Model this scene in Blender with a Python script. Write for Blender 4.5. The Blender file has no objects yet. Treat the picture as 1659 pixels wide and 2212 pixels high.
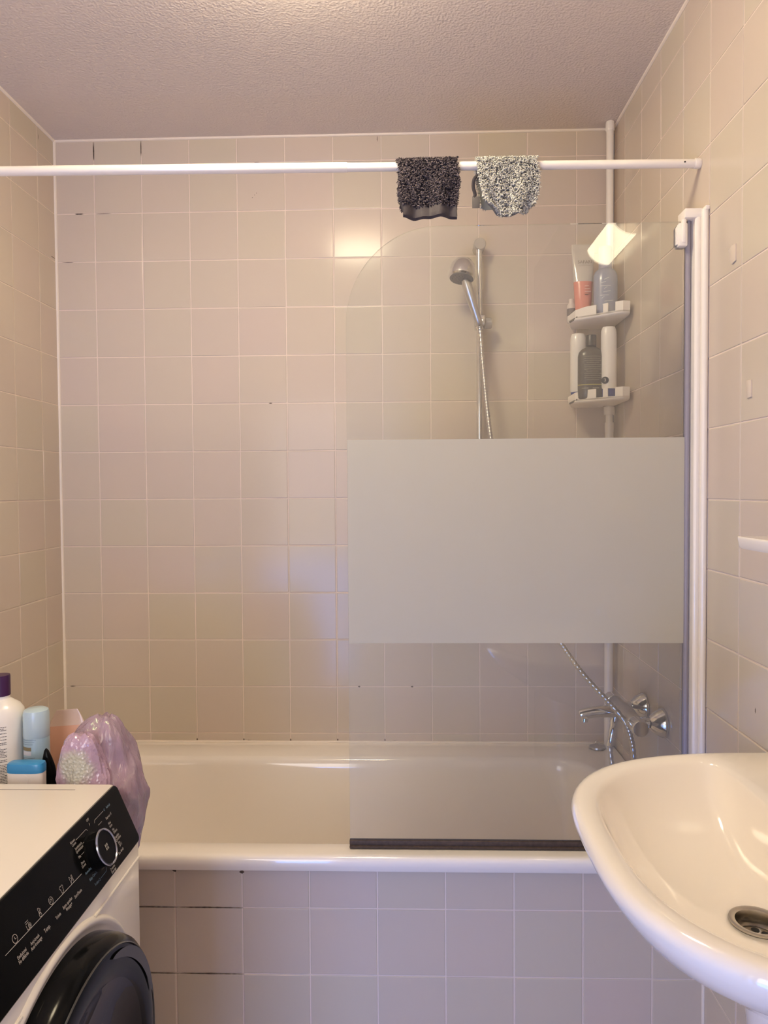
import bpy, bmesh, math, random
from mathutils import Vector, Matrix
random.seed(7)
PI = math.pi
sc = bpy.context.scene
COL = sc.collection

# ------------------------------------------------------------------ camera
XL, XR, ZC, YR = -0.1274, 1.6355, 2.485, -2.80
cam_d = bpy.data.cameras.new('camera')
cam_d.sensor_fit = 'HORIZONTAL'; cam_d.sensor_width = 36.0
cam_d.lens = 36.0 * 1578.95 / 1659.0
cam_d.clip_start = 0.02
cam = bpy.data.objects.new('camera', cam_d); COL.objects.link(cam)
ya, pi_, ro = 0.0303354, -0.0305868, 0.00673
Rm = Matrix.Rotation(ya, 3, 'Z') @ Matrix.Rotation(pi_, 3, 'X') @ Matrix.Rotation(ro, 3, 'Y')
rgt, fwd, upv = Rm.col[0], Rm.col[1], Rm.col[2]
m3 = Matrix((rgt, upv, -fwd)).transposed()
cam.matrix_world = Matrix.Translation((0.9843, -2.3232, 1.3711)) @ m3.to_4x4()
sc.camera = cam

# ------------------------------------------------------------------ light, world, exposure
w = bpy.data.worlds.new('world'); sc.world = w; w.use_nodes = True
w.node_tree.nodes['Background'].inputs[0].default_value = (0.5, 0.65, 1.0, 1)
w.node_tree.nodes['Background'].inputs[1].default_value = 0.04
CEIL_LAMP, WALL_LAMP = 25.0, 6.0          # radiance of the two lamp shades
WARM = (1.0, 0.84, 0.57, 1)
al = bpy.data.lights.new('doorway_daylight', 'AREA')
al.shape = 'RECTANGLE'; al.size = 0.62; al.size_y = 0.86
al.energy = 11.5; al.color = (0.13, 0.33, 1.0)
alo = bpy.data.objects.new('doorway_daylight', al); COL.objects.link(alo)
alo.location = (0.29, -2.98, 0.44); alo.rotation_euler = (PI / 2, 0, 0)   # faces +y through the doorway
hl = bpy.data.lights.new('doorway_fill', 'AREA')                    # unseen fill light added in the upper doorway to brighten the lower walls
hl.shape = 'RECTANGLE'; hl.size = 0.62; hl.size_y = 1.1
hl.energy = 5.8; hl.color = (1.0, 0.93, 0.92)
hlo = bpy.data.objects.new('doorway_fill', hl); COL.objects.link(hlo)
hlo.location = (0.29, -2.98, 1.42); hlo.rotation_euler = (PI / 2, 0, 0)
sc.view_settings.view_transform = 'Standard'
sc.view_settings.look = 'None'
sc.view_settings.exposure = 1.14
sc.view_settings.gamma = 1.0
sc.view_settings.use_curve_mapping = False
try:
    sc.cycles.use_denoising = True
    sc.cycles.use_adaptive_sampling = True
    sc.cycles.adaptive_threshold = 0.03
    sc.cycles.max_bounces = 12
    sc.cycles.diffuse_bounces = 8
    sc.cycles.transparent_max_bounces = 24
    sc.cycles.transmission_bounces = 12
    sc.cycles.caustics_reflective = False
    sc.cycles.sample_clamp_indirect = 6.0
except Exception:
    pass

# ------------------------------------------------------------------ materials
def new_mat(name):
    m = bpy.data.materials.new(name); m.use_nodes = True
    nt = m.node_tree
    return m, nt, nt.nodes['Principled BSDF']

def pmat(name, col, rough=0.4, metal=0.0, spec=None, coat=0.0, trans=0.0, noise=0.0, bump=0.0, bscale=80.0, ior=None):
    m, nt, b = new_mat(name)
    b.inputs['Roughness'].default_value = rough
    b.inputs['Metallic'].default_value = metal
    if spec is not None: b.inputs['Specular IOR Level'].default_value = spec
    if ior: b.inputs['IOR'].default_value = ior
    b.inputs['Coat Weight'].default_value = coat
    b.inputs['Transmission Weight'].default_value = trans
    b.inputs['Base Color'].default_value = (*col, 1)
    if noise or bump:
        tc = nt.nodes.new('ShaderNodeTexCoord')
        nz = nt.nodes.new('ShaderNodeTexNoise'); nz.inputs['Scale'].default_value = bscale; nz.inputs['Detail'].default_value = 4
        nt.links.new(tc.outputs['Object'], nz.inputs['Vector'])
        if noise:
            mx = nt.nodes.new('ShaderNodeMix'); mx.data_type = 'RGBA'
            mx.inputs[6].default_value = (*[c * (1 - noise) for c in col], 1)
            mx.inputs[7].default_value = (*[min(1, c * (1 + noise)) for c in col], 1)
            nt.links.new(nz.outputs['Fac'], mx.inputs[0]); nt.links.new(mx.outputs[2], b.inputs['Base Color'])
        if bump:
            bp = nt.nodes.new('ShaderNodeBump'); bp.inputs['Strength'].default_value = bump; bp.inputs['Distance'].default_value = 0.002
            nt.links.new(nz.outputs['Fac'], bp.inputs['Height']); nt.links.new(bp.outputs['Normal'], b.inputs['Normal'])
    return m

def island_mat(name, ca, cb, rough, spec=0.5, bump=0.0, sheen=0.0, power=1.0):
    """colour varies per loose piece (each tile, each loop of terry)"""
    m, nt, b = new_mat(name)
    g = nt.nodes.new('ShaderNodeNewGeometry')
    mx = nt.nodes.new('ShaderNodeMix'); mx.data_type = 'RGBA'
    mx.inputs[6].default_value = (*ca, 1); mx.inputs[7].default_value = (*cb, 1)
    if power != 1.0:
        pw = nt.nodes.new('ShaderNodeMath'); pw.operation = 'POWER'; pw.inputs[1].default_value = power
        nt.links.new(g.outputs['Random Per Island'], pw.inputs[0]); nt.links.new(pw.outputs[0], mx.inputs[0])
    else:
        nt.links.new(g.outputs['Random Per Island'], mx.inputs[0])
    nt.links.new(mx.outputs[2], b.inputs['Base Color'])
    b.inputs['Roughness'].default_value = rough
    b.inputs['Specular IOR Level'].default_value = spec
    b.inputs['Sheen Weight'].default_value = sheen
    if bump:
        tc = nt.nodes.new('ShaderNodeTexCoord')
        nz = nt.nodes.new('ShaderNodeTexNoise'); nz.inputs['Scale'].default_value = 16; nz.inputs['Detail'].default_value = 2
        nt.links.new(tc.outputs['Object'], nz.inputs['Vector'])
        bp = nt.nodes.new('ShaderNodeBump'); bp.inputs['Strength'].default_value = bump; bp.inputs['Distance'].default_value = 0.004
        nt.links.new(nz.outputs['Fac'], bp.inputs['Height']); nt.links.new(bp.outputs['Normal'], b.inputs['Normal'])
    return m

def emit_mat(name, col, strength):
    m = bpy.data.materials.new(name); m.use_nodes = True
    nt = m.node_tree; nt.nodes.remove(nt.nodes['Principled BSDF'])
    e = nt.nodes.new('ShaderNodeEmission'); e.inputs[0].default_value = col; e.inputs[1].default_value = strength
    nt.links.new(e.outputs[0], nt.nodes['Material Output'].inputs[0])
    return m

TILE = island_mat('glazed tile', (0.625, 0.537, 0.465), (0.605, 0.545, 0.442), 0.15, 0.19, 0.04)
GROUT = pmat('cream grout', (0.80, 0.69, 0.60), 0.8, noise=0.06, bscale=30)
SILICONE = pmat('silicone bead', (0.86, 0.78, 0.68), 0.45)
MOULD = pmat('mould stain', (0.10, 0.075, 0.055), 0.9, noise=0.5, bscale=300)
ENAMEL = pmat('white enamel', (0.90, 0.855, 0.79), 0.10, coat=0.4)
CERAMIC = pmat('white ceramic', (0.92, 0.865, 0.78), 0.07, coat=0.5)
WPLASTIC = pmat('white plastic', (0.88, 0.825, 0.745), 0.35)
WPAINT = pmat('white lacquered metal', (0.87, 0.82, 0.74), 0.22, coat=0.3)
CHROME = pmat('chrome', (0.78, 0.78, 0.77), 0.10, metal=1.0)
DULLCHROME = pmat('limescaled chrome', (0.62, 0.61, 0.59), 0.32, metal=1.0, noise=0.15, bscale=500)
STEEL = pmat('drain steel', (0.52, 0.48, 0.42), 0.22, metal=1.0)
BLACK = pmat('black gloss plastic', (0.006, 0.006, 0.006), 0.14, spec=0.12)
BLACKM = pmat('black matt', (0.012, 0.012, 0.012), 0.5)
DARKGLASS = pmat('smoked door glass', (0.006, 0.004, 0.004), 0.03, spec=0.2)
WHITEINK = pmat('white print', (0.62, 0.58, 0.53), 0.5)
BLUEINK = pmat('blue print', (0.22, 0.35, 0.46), 0.5)
DARKINK = pmat('dark print', (0.05, 0.045, 0.05), 0.6)
GREYP = pmat('grey gasket', (0.30, 0.28, 0.32), 0.35)
SEAL = pmat('dirty brown seal', (0.085, 0.058, 0.042), 0.6, spec=.2, noise=0.5, bscale=120)
HOSE = pmat('ribbed metal hose', (0.60, 0.58, 0.55), 0.3, metal=1.0)

def ceiling_mat():
    m, nt, b = new_mat('stippled ceiling paint')
    b.inputs['Base Color'].default_value = (0.70, 0.625, 0.575, 1); b.inputs['Roughness'].default_value = 0.5
    tc = nt.nodes.new('ShaderNodeTexCoord')
    nz = nt.nodes.new('ShaderNodeTexNoise'); nz.inputs['Scale'].default_value = 130; nz.inputs['Detail'].default_value = 3
    vo = nt.nodes.new('ShaderNodeTexVoronoi'); vo.inputs['Scale'].default_value = 170; vo.feature = 'SMOOTH_F1'
    nt.links.new(tc.outputs['Object'], nz.inputs['Vector']); nt.links.new(tc.outputs['Object'], vo.inputs['Vector'])
    ad = nt.nodes.new('ShaderNodeMath'); ad.operation = 'ADD'
    nt.links.new(nz.outputs['Fac'], ad.inputs[0]); nt.links.new(vo.outputs['Distance'], ad.inputs[1])
    bp = nt.nodes.new('ShaderNodeBump'); bp.inputs['Strength'].default_value = 0.55; bp.inputs['Distance'].default_value = 0.003
    nt.links.new(ad.outputs[0], bp.inputs['Height']); nt.links.new(bp.outputs['Normal'], b.inputs['Normal'])
    return m
CEIL = ceiling_mat()

def glass_mat(name, tint, haze, haze_col, translucent):
    """clear safety glass: see-through with Fresnel gloss and a little limescale haze"""
    m = bpy.data.materials.new(name); m.use_nodes = True
    nt = m.node_tree; nt.nodes.remove(nt.nodes['Principled BSDF'])
    N = nt.nodes.new; L = nt.links.new
    tr = N('ShaderNodeBsdfTransparent'); tr.inputs[0].default_value = (*tint, 1)
    df = N('ShaderNodeBsdfDiffuse'); df.inputs[0].default_value = (*haze_col, 1)
    tl = N('ShaderNodeBsdfTranslucent'); tl.inputs[0].default_value = (*haze_col, 1)
    hz = N('ShaderNodeMixShader'); hz.inputs[0].default_value = translucent
    L(df.outputs[0], hz.inputs[1]); L(tl.outputs[0], hz.inputs[2])
    a = N('ShaderNodeMixShader'); a.inputs[0].default_value = haze
    L(tr.outputs[0], a.inputs[1]); L(hz.outputs[0], a.inputs[2])
    gl = N('ShaderNodeBsdfGlossy'); gl.inputs['Roughness'].default_value = 0.0
    gl.inputs[0].default_value = (0.95, 0.95, 0.95, 1)
    fr = N('ShaderNodeFresnel'); fr.inputs[0].default_value = 1.5
    o = N('ShaderNodeMixShader'); L(fr.outputs[0], o.inputs[0]); L(a.outputs[0], o.inputs[1]); L(gl.outputs[0], o.inputs[2])
    L(o.outputs[0], nt.nodes['Material Output'].inputs[0])
    return m
GLASS = glass_mat('clear glass', (0.985, 0.992, 0.980), 0.085, (0.85, 0.84, 0.74), 0.4)
FROST = glass_mat('frosted glass film', (0.9, 0.9, 0.88), 0.94, (0.93, 0.89, 0.73), 0.5)

# ------------------------------------------------------------------ mesh builder
class MB:
    def __init__(s): s.v = []; s.f = []; s.m = []
    def add(s, vs, fs, mi=0):
        o = len(s.v); s.v += [tuple(v) for v in vs]
        for f in fs: s.f.append(tuple(i + o for i in f)); s.m.append(mi)
    def quad(s, a, b, c, d, mi=0): s.add([a, b, c, d], [(0, 1, 2, 3)], mi)
    def box(s, lo, hi, mi=0, bev=0.0, seg=2):
        bm = bmesh.new(); bmesh.ops.create_cube(bm, size=1)
        for v in bm.verts:
            v.co = Vector([lo[i] + (v.co[i] + .5) * (hi[i] - lo[i]) for i in range(3)])
        if bev: bmesh.ops.bevel(bm, geom=bm.edges[:], offset=bev, segments=seg, profile=0.5, affect='EDGES')
        s.bm(bm, mi)
    def bm(s, bm, mi=0, mat=None):
        bm.verts.ensure_lookup_table(); bm.verts.index_update()
        s.add([(mat @ v.co if mat else v.co) for v in bm.verts], [[v.index for v in f.verts] for f in bm.faces], mi)
        bm.free()
    def loft(s, rings, mi=0, cap0=True, cap1=True, closed=True):
        n = len(rings[0]); o = len(s.v)
        for r in rings: s.v += [tuple(p) for p in r]
        for k in range(len(rings) - 1):
            for i in range(n if closed else n - 1):
                j = (i + 1) % n
                s.f.append((o + k * n + i, o + k * n + j, o + (k + 1) * n + j, o + (k + 1) * n + i)); s.m.append(mi)
        if cap0: s.f.append(tuple(o + i for i in reversed(range(n)))); s.m.append(mi)
        if cap1: s.f.append(tuple(o + (len(rings) - 1) * n + i for i in range(n))); s.m.append(mi)
    def lathe(s, prof, base=(0, 0, 0), axis=(0, 0, 1), n=32, mi=0, sx=1.0, sy=1.0, cap0=True, cap1=True):
        """prof: list of (r, h) along axis"""
        q = Vector((0, 0, 1)).rotation_difference(Vector(axis).normalized()).to_matrix()
        B = Vector(base)
        rings = []
        for r, h in prof:
            r = max(r, 1e-5)
            rings.append([B + q @ Vector((r * sx * math.cos(2 * PI * i / n), r * sy * math.sin(2 * PI * i / n), h)) for i in range(n)])
        s.loft(rings, mi, cap0, cap1)
    def cyl(s, a, b, r, n=24, mi=0, r2=None):
        a, b = Vector(a), Vector(b); d = b - a
        s.lathe([(r, 0), (r if r2 is None else r2, d.length)], a, d, n, mi)
    def tube(s, pts, rad, n=12, mi=0, cap=True):
        pts = [Vector(p) for p in pts]
        if not callable(rad): rr = rad; rad = lambda i: rr
        t0 = (pts[1] - pts[0]).normalized()
        ref = Vector((0, 0, 1)) if abs(t0.z) < .9 else Vector((1, 0, 0))
        u = t0.cross(ref).normalized(); rings = []
        for i, p in enumerate(pts):
            t = (pts[min(i + 1, len(pts) - 1)] - pts[max(i - 1, 0)]).normalized()
            u = (u - t * u.dot(t)).normalized(); v = t.cross(u)
            r = rad(i)
            rings.append([p + (u * math.cos(2 * PI * k / n) + v * math.sin(2 * PI * k / n)) * r for k in range(n)])
        s.loft(rings, mi, cap, cap)
    def prism(s, poly, z0, z1, mi=0):
        s.loft([[(x, y, z0) for x, y in poly], [(x, y, z1) for x, y in poly]], mi)

def spline(pts, n=10):
    pts = [Vector(p) for p in pts]; out = []
    for i in range(len(pts) - 1):
        p0, p1, p2, p3 = pts[max(i - 1, 0)], pts[i], pts[i + 1], pts[min(i + 2, len(pts) - 1)]
        for k in range(n):
            t = k / n
            out.append(0.5 * ((2 * p1) + (p2 - p0) * t + (2 * p0 - 5 * p1 + 4 * p2 - p3) * t * t + (3 * p1 - p0 - 3 * p2 + p3) * t ** 3))
    out.append(pts[-1]); return out

def obj(name, mb, mats, parent=None, smooth=True, angle=35):
    me = bpy.data.meshes.new(name)
    off = wloc(parent) if parent is not None else Vector((0, 0, 0))
    vs = mb.v if parent is None else [(v[0] - off.x, v[1] - off.y, v[2] - off.z) for v in mb.v]
    me.from_pydata(vs, [], mb.f)
    mats = mats if isinstance(mats, (list, tuple)) else [mats]
    for m in mats: me.materials.append(m)
    me.polygons.foreach_set('material_index', mb.m)
    bm = bmesh.new(); bm.from_mesh(me); bmesh.ops.recalc_face_normals(bm, faces=bm.faces[:]); bm.to_mesh(me); bm.free()
    if smooth:
        me.polygons.foreach_set('use_smooth', [True] * len(me.polygons))
        me.set_sharp_from_angle(angle=math.radians(angle))
    me.update()
    o = bpy.data.objects.new(name, me); COL.objects.link(o)
    if parent is not None: o.parent = parent
    return o

def wloc(o):
    v = Vector((0, 0, 0))
    while o is not None: v += o.location; o = o.parent
    return v

def thing(name, label, cat, loc, group=None):
    o = bpy.data.objects.new(name, None); COL.objects.link(o)
    o.location = loc; o.empty_display_size = 0.05
    return tag(o, label, cat, group)

def tag(o, label, cat, group=None):
    o['label'] = label; o['category'] = cat
    if group: o['group'] = group
    return o

def struct(o):
    o['kind'] = 'structure'; return o

def text_mb(mb, txt, size, origin, U, V, mi=0, align='CENTER', stretch=1.0, off=0.0, warp=None):
    cu = bpy.data.curves.new('t', 'FONT'); cu.body = txt; cu.size = size; cu.align_x = align; cu.align_y = 'CENTER'
    cu.space_line = 0.85; cu.resolution_u = 2
    to = bpy.data.objects.new('t', cu); COL.objects.link(to)
    dg = bpy.context.evaluated_depsgraph_get(); dg.update()
    me = bpy.data.meshes.new_from_object(to.evaluated_get(dg))
    O, U, V = Vector(origin), Vector(U), Vector(V); Nn = U.cross(V)
    vs = [warp(v.co.x * stretch, v.co.y) if warp else O + U * (v.co.x * stretch) + V * v.co.y + Nn * off for v in me.vertices]
    mb.add(vs, [list(p.vertices) for p in me.polygons], mi)
    bpy.data.objects.remove(to); bpy.data.meshes.remove(me); bpy.data.curves.remove(cu)

# ------------------------------------------------------------------ room shell
PZ, PX = 0.15135, 0.152          # tile pitch: vertical, horizontal
Z0 = 2.405                       # first horizontal joint under the ceiling

def lines(first, pitch, lo, hi):
    k0 = math.floor((lo - first) / pitch) - 1
    out = [lo]
    for k in range(k0, k0 + 60):
        x = first + k * pitch
        if lo + 0.012 < x < hi - 0.012: out.append(x)
    return out + [hi]

def tile_wall(name, O, U, V, us, vs, mould=(), hole=None, tilt=0.00022, back=0.03, special={}):
    """square glazed tiles with bevelled edges standing 1.4 mm proud of the grout"""
    O, U, V = Vector(O), Vector(U), Vector(V); N = U.cross(V)
    mb = MB(); g, dep = 0.0014, 0.0014
    P = lambda u, v, d=0.0: O + U * u + V * v + N * d
    for i in range(len(us) - 1):
        for j in range(len(vs) - 1):
            a, b, c, d = us[i] + g, us[i + 1] - g, vs[j] + g, vs[j + 1] - g
            if b - a < 0.004 or d - c < 0.004: continue
            if hole and hole((a + b) / 2, (c + d) / 2): continue
            tu, tv = [max(-.0005, min(.0005, random.gauss(0, tilt))) for _ in (0, 1)]
            if (i, j) in special: tu, tv = special[(i, j)]
            def ring(ins, dd, f):
                r = []
                for (su, sv, x, y) in ((-1, -1, a + ins, c + ins), (1, -1, b - ins, c + ins), (1, 1, b - ins, d - ins), (-1, 1, a + ins, d - ins)):
                    r.append(P(x, y, dd + f * (su * tu + sv * tv)))
                return r
            mb.loft([ring(0, -dep, 0), ring(0.0004, -0.0005, 1), ring(0.0012, -0.0001, 1), ring(0.0022, 0.0, 1)], 0, False, True)
    u0, u1, v0, v1 = us[0], us[-1], vs[0], vs[-1]
    if hole is None:
        mb.loft([[P(u0, v0, -dep), P(u1, v0, -dep), P(u1, v1, -dep), P(u0, v1, -dep)],
                 [P(u0, v0, -back), P(u1, v0, -back), P(u1, v1, -back), P(u0, v1, -back)]], 1)
    for (u, v, w_, h_) in mould:                                # dark patches of mould along the joints
        n = max(3, int(max(w_, h_) / 0.006)); lo, hi = [], []
        for k in range(n + 1):
            t = k / n
            e = max(0, math.sin(PI * t)) ** 0.5 * random.uniform(.5, 1)
            if w_ >= h_: lo.append(P(u + w_ * (t - .5), v - h_ / 2 * e, 0.0003)); hi.append(P(u + w_ * (t - .5), v + h_ / 2 * e, 0.0003))
            else: lo.append(P(u - w_ / 2 * e, v + h_ * (t - .5), 0.0003)); hi.append(P(u + w_ / 2 * e, v + h_ * (t - .5), 0.0003))
        mb.add(lo + hi, [(k, k + 1, n + 2 + k, n + 1 + k) for k in range(n)], 2)
    return struct(obj(name, mb, [TILE, GROUT, MOULD], None, True, 3))

zs = lines(Z0, PZ, 0.0, ZC)
bx = lines(0.0, PX, XL, XR)
bm_ = [(0.0, 2.45, .004, .06), (0.152, 2.455, .003, .05), (-0.10, 2.4035, .05, .003), (-0.05, Z0 - PZ, .028, .0045), (0.03, Z0 - PZ, .05, .0015),
       (0.52, Z0 + .0, .02, .001), (-0.09, Z0 - 2 * PZ, .04, .002), (0.555, Z0 - 5 * PZ - .0, .012, .0035),
       (0.83, Z0 - 11 * PZ, .009, .006), (1.0, Z0 - 11 * PZ, .009, .006), (0.505, Z0 - .165 + .055, .003, .003), (0.512, Z0 - .102, .003, .003), (0.518, Z0 - .096, .003, .003),
       (-0.10, Z0 - 11 * PZ, .02, .003), (1.33, Z0 - PZ, .02, .0015), (0.9, 2.47, .003, .02)]
for k in range(16):
    bm_.append((0.05 + k * .063 + random.uniform(-.02, .02), 0.5625 + random.uniform(0, .003), random.uniform(.006, .035), .0028))
for k in (2, 3, 4, 5, 6):
    bm_.append((k * PX, 0.567, .005, .010))
SP = {}
for i in range(len(bx) - 1):
    for j in range(len(zs) - 1):
        if abs((bx[i] + bx[i + 1]) / 2 - 5.5 * PX) < .01:
            if abs((zs[j] + zs[j + 1]) / 2 - (Z0 - 1.5 * PZ)) < .01: SP[(i, j)] = (0, -.0001); SP[(i - 1, j)] = (.0006, .0002); SP[(i + 1, j)] = (-.0006, .0002)
            if abs((zs[j] + zs[j + 1]) / 2 - (Z0 - 2.5 * PZ)) < .01: SP[(i, j)] = (-.0002, .0009); SP[(i - 1, j)] = (.0006, .0005); SP[(i + 1, j)] = (-.0006, .0005)
tile_wall('wall_back', (0, 0, 0), (1, 0, 0), (0, 0, 1), bx, zs, bm_, special=SP)
ly = [-u for u in lines(0.1088, PX, 0.0, -YR)]
tile_wall('wall_left', (XL, 0, 0), (0, 1, 0), (0, 0, 1), ly[::-1], zs, [(-.10, 2.45, .003, .02), (-.02, Z0 - 2 * PZ + .01, .03, .003)])
ry = lines(0.1157, PX, 0.0, -YR)
tile_wall('wall_right', (XR, 0, 0), (0, -1, 0), (0, 0, 1), ry, zs, [(0.947, 0.953, .004, .012), (.72, 1.97, .01, .004)])
# the tiled side of the tub surround
tile_wall('wall_front', (0, -0.719, 0), (1, 0, 0), (0, 0, 1), lines(0.4589, PX, XL, XR), lines(0.4344, PX, 0.0, 0.527),
          [(.54, .434, .15, .003), (.40, .434, .14, .0025), (.54, .282, .15, .003), (.40, .282, .14, .0025), (.459, .52, .014, .012), (.611, .516, .012, .010),
           (.45, .5255, .5, .0025)], back=0.02, tilt=.0002)
# rear wall with the doorway behind the photographer
mb = MB()
mb.box((XL, YR - .1, 0), (-.04, YR, ZC)); mb.box((.62, YR - .1, 0), (XR, YR, ZC)); mb.box((-.04, YR - .1, 2.02), (.62, YR, ZC))
struct(obj('wall_rear', mb, pmat('rear wall paint', (0.80, 0.74, 0.66), 0.5), None, False))
mb = MB(); mb.box((XL - .03, YR - .1, ZC), (XR + .03, .03, ZC + .05)); struct(obj('ceiling', mb, CEIL, None, False))
mb = MB(); mb.box((XL - .03, YR - .1, -.05), (XR + .03, .03, 0)); struct(obj('floor', mb, pmat('grey floor tile', (0.55, 0.48, 0.46), 0.4), None, False))
# masonry ledge between tub and washing machine
mb = MB(); mb.box((XL, -1.045, 0), (.375, -.79, .74), bev=.004); struct(obj('wall_ledge', mb, pmat('ledge paint', (0.6, 0.53, 0.47), 0.5), None, True))
# silicone beads in the corners
mb = MB(); mb.tube([(XL + .001, -.001, z) for z in (0.56, 1.2, 1.8, ZC)], .0055, 8); struct(obj('trim_1', mb, SILICONE))
mb = MB(); mb.tube([(x, -.001, ZC - .001) for x in (XL, .5, 1.1, XR)], .0055, 8); struct(obj('trim_2', mb, SILICONE))
mb = MB(); mb.tube([(XL + .001, y, ZC - .001) for y in (0, -1, -2, YR)], .0055, 8); struct(obj('trim_3', mb, SILICONE))
mb = MB(); mb.tube([(XR - .001, y, ZC - .001) for y in (0, -1, -2, YR)], .0055, 8); struct(obj('trim_4', mb, SILICONE))
mb = MB(); mb.tube([(XL + (XR - XL) * k / 30, -.001, .5605 + random.uniform(-.0008, .0008)) for k in range(31)], .0045, 8); struct(obj('trim_5', mb, SILICONE))
mb = MB(); mb.tube([(XR - .001, -.721, z) for z in (0, .25, .527)], .004, 8); struct(obj('trim_6', mb, SILICONE))

# ------------------------------------------------------------------ bathtub
def rrect(x0, x1, y0, y1, r, z, n=8):
    out = []
    for (cx, cy, a0) in ((x1 - r, y1 - r, 0), (x0 + r, y1 - r, 90), (x0 + r, y0 + r, 180), (x1 - r, y0 + r, 270)):
        for k in range(n + 1):
            a = math.radians(a0 + 90 * k / n)
            out.append((cx + r * math.cos(a), cy + r * math.sin(a), z))
    return out
t = thing('bathtub', 'white enamelled built-in bathtub along the tiled back wall', 'bathtub', (.75, -.37, .12))
x0, x1, y0, y1 = XL + .002, XR - .002, -.738, -.003
R = [rrect(x0, x1, y0 + .004, y1, .004, .527), rrect(x0, x1, y0, y1, .006, .531), rrect(x0, x1, y0, y1, .006, .549),
     rrect(x0, x1, y0 + .0025, y1, .006, .556), rrect(x0 + .001, x1 - .001, y0 + .008, y1 - .001, .006, .5595), rrect(x0 + .004, x1 - .004, y0 + .016, y1 - .004, .006, .5605)]
ix0, ix1, iy0, iy1 = XL + .09, XR - .11, -.668, -.135
R += [rrect(ix0 - .012, ix1 + .012, iy0 - .008, iy1 + .014, .13, .5600), rrect(ix0 - .004, ix1 + .004, iy0 - .003, iy1 + .005, .125, .5575),
      rrect(ix0 + .004, ix1 - .002, iy0 + .001, iy1 - .003, .12, .549), rrect(ix0 + .014, ix1 - .006, iy0 + .005, iy1 - .008, .12, .530),
      rrect(ix0 + .06, ix1 - .02, iy0 + .015, iy1 - .02, .12, .42), rrect(ix0 + .14, ix1 - .035, iy0 + .028, iy1 - .032, .12, .29),
      rrect(ix0 + .20, ix1 - .055, iy0 + .045, iy1 - .05, .12, .21), rrect(ix0 + .26, ix1 - .09, iy0 + .075, iy1 - .08, .11, .17),
      rrect(ix0 + .34, ix1 - .15, iy0 + .12, iy1 - .12, .08, .155), rrect(ix0 + .6, ix1 - .4, iy0 + .2, iy1 - .2, .03, .15)]
mb = MB(); mb.loft(R, 0, False, True); obj('tub_shell', mb, ENAMEL, t, True, 60)
mb = MB(); mb.lathe([(.036, 0), (.036, .004), (.03, .007), (.012, .008), (.0001, .008)], (ix1 - .022, -.40, .42), (-1, 0, .12)); obj('overflow_cover', mb, CHROME, t)

t = thing('bath_plug', 'small chrome bath plug lying on the back corner of the tub rim', 'bath plug', (1.575, -.05, .5605))
mb = MB(); mb.lathe([(.022, 0), (.024, .003), (.023, .008), (.014, .011), (.008, .012), (.0001, .012)], (1.575, -.05, .5605)); obj('plug_body', mb, DULLCHROME, t)
mb = MB(); mb.tube([(1.575 + .007 * math.cos(a), -.05, .576 + .007 * math.sin(a)) for a in [2 * PI * k / 14 for k in range(15)]], .0016, 6); obj('ring', mb, CHROME, t)

# ------------------------------------------------------------------ shower screen
YG = -.692
t = thing('shower_screen', 'hinged glass shower screen with a frosted band, standing on the tub rim', 'shower screen', (1.22, YG, .561))
GX0, GX1, GZ0, GZ1 = .853, 1.597, .575, 1.950
def pane_outline():
    o = [(GX0, GZ0), (GX1, GZ0), (GX1, GZ1)]
    ax, az = .205, .215
    for k in range(0, 25):
        a = PI / 2 + (PI / 2) * k / 24
        o.append((GX0 + ax + ax * math.cos(a), GZ1 - az + az * math.sin(a)))
    return o
po = pane_outline()
mb = MB(); mb.loft([[(x, YG - .0025, z) for x, z in po], [(x, YG + .0025, z) for x, z in po]]); pane = obj('glass_pane', mb, GLASS, t, False)
mb = MB(); mb.quad((GX0 + .001, YG - .0032, 1.027), (GX1 - .001, YG - .0032, 1.027), (GX1 - .001, YG - .0032, 1.482), (GX0 + .001, YG - .0032, 1.482))
fb = obj('frosted_band', mb, FROST, t, False); fb['label'] = 'frosted matt band across the middle of the glass'
mb = MB(); mb.box((GX0 - .001, YG - .008, .5615), (GX1, YG + .008, .568), bev=.0015); mb.box((GX0 - .001, YG - .006, .5675), (GX1, YG + .006, .5795), bev=.002)
mb.box((GX0, YG - .010, .5645), (GX1, YG - .0075, .567), bev=.0005)
sl = obj('bottom_seal', mb, SEAL, t); sl['label'] = 'brown dirty rubber sealing strip'
# wall profile: two nested white channels
mb = MB()
def ribbed(xa, xb, y, z0, z1, bulge, n=10):
    pr = [(xa, y + .03)] + [(xa + (xb - xa) * k / n, y - bulge * math.sin(PI * k / n) ** .6) for k in range(n + 1)] + [(xb, y + .03)]
    mb.loft([[(x, yy, z0) for x, yy in pr], [(x, yy, z1) for x, yy in pr]])
ribbed(1.609, 1.6225, -.712, .561, 1.956, .004)
ribbed(1.6215, 1.6345, -.722, .561, 1.966, .004)
obj('wall_profile', mb, WPAINT, t, True, 30)
mb = MB(); mb.box((1.587, -.716, 1.951), (1.634, -.672, 1.971), bev=.002); mb.box((1.626, -.728, 1.964), (1.6345, -.70, 1.9725), bev=.001); obj('top_bracket', mb, WPLASTIC, t)
mb = MB(); mb.box((1.577, -.708, 1.893), (1.5965, -.678, 1.944), bev=.004); mb.box((1.583, -.711, 1.90), (1.5925, -.70, 1.951), bev=.003); mb.box((1.5735, -.702, 1.898), (1.578, -.682, 1.936), bev=.001); obj('hinge_clip', mb, WPLASTIC, t)
mb = MB(); mb.cyl((1.6025, YG, .562), (1.6025, YG, 1.952), .0055, 14); mb.box((1.5955, YG - .003, .562), (1.6005, YG + .003, 1.952)); hg = obj('hinge_strip', mb, GREYP, t); hg['label'] = 'grey rubber hinge strip along the glass'

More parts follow.
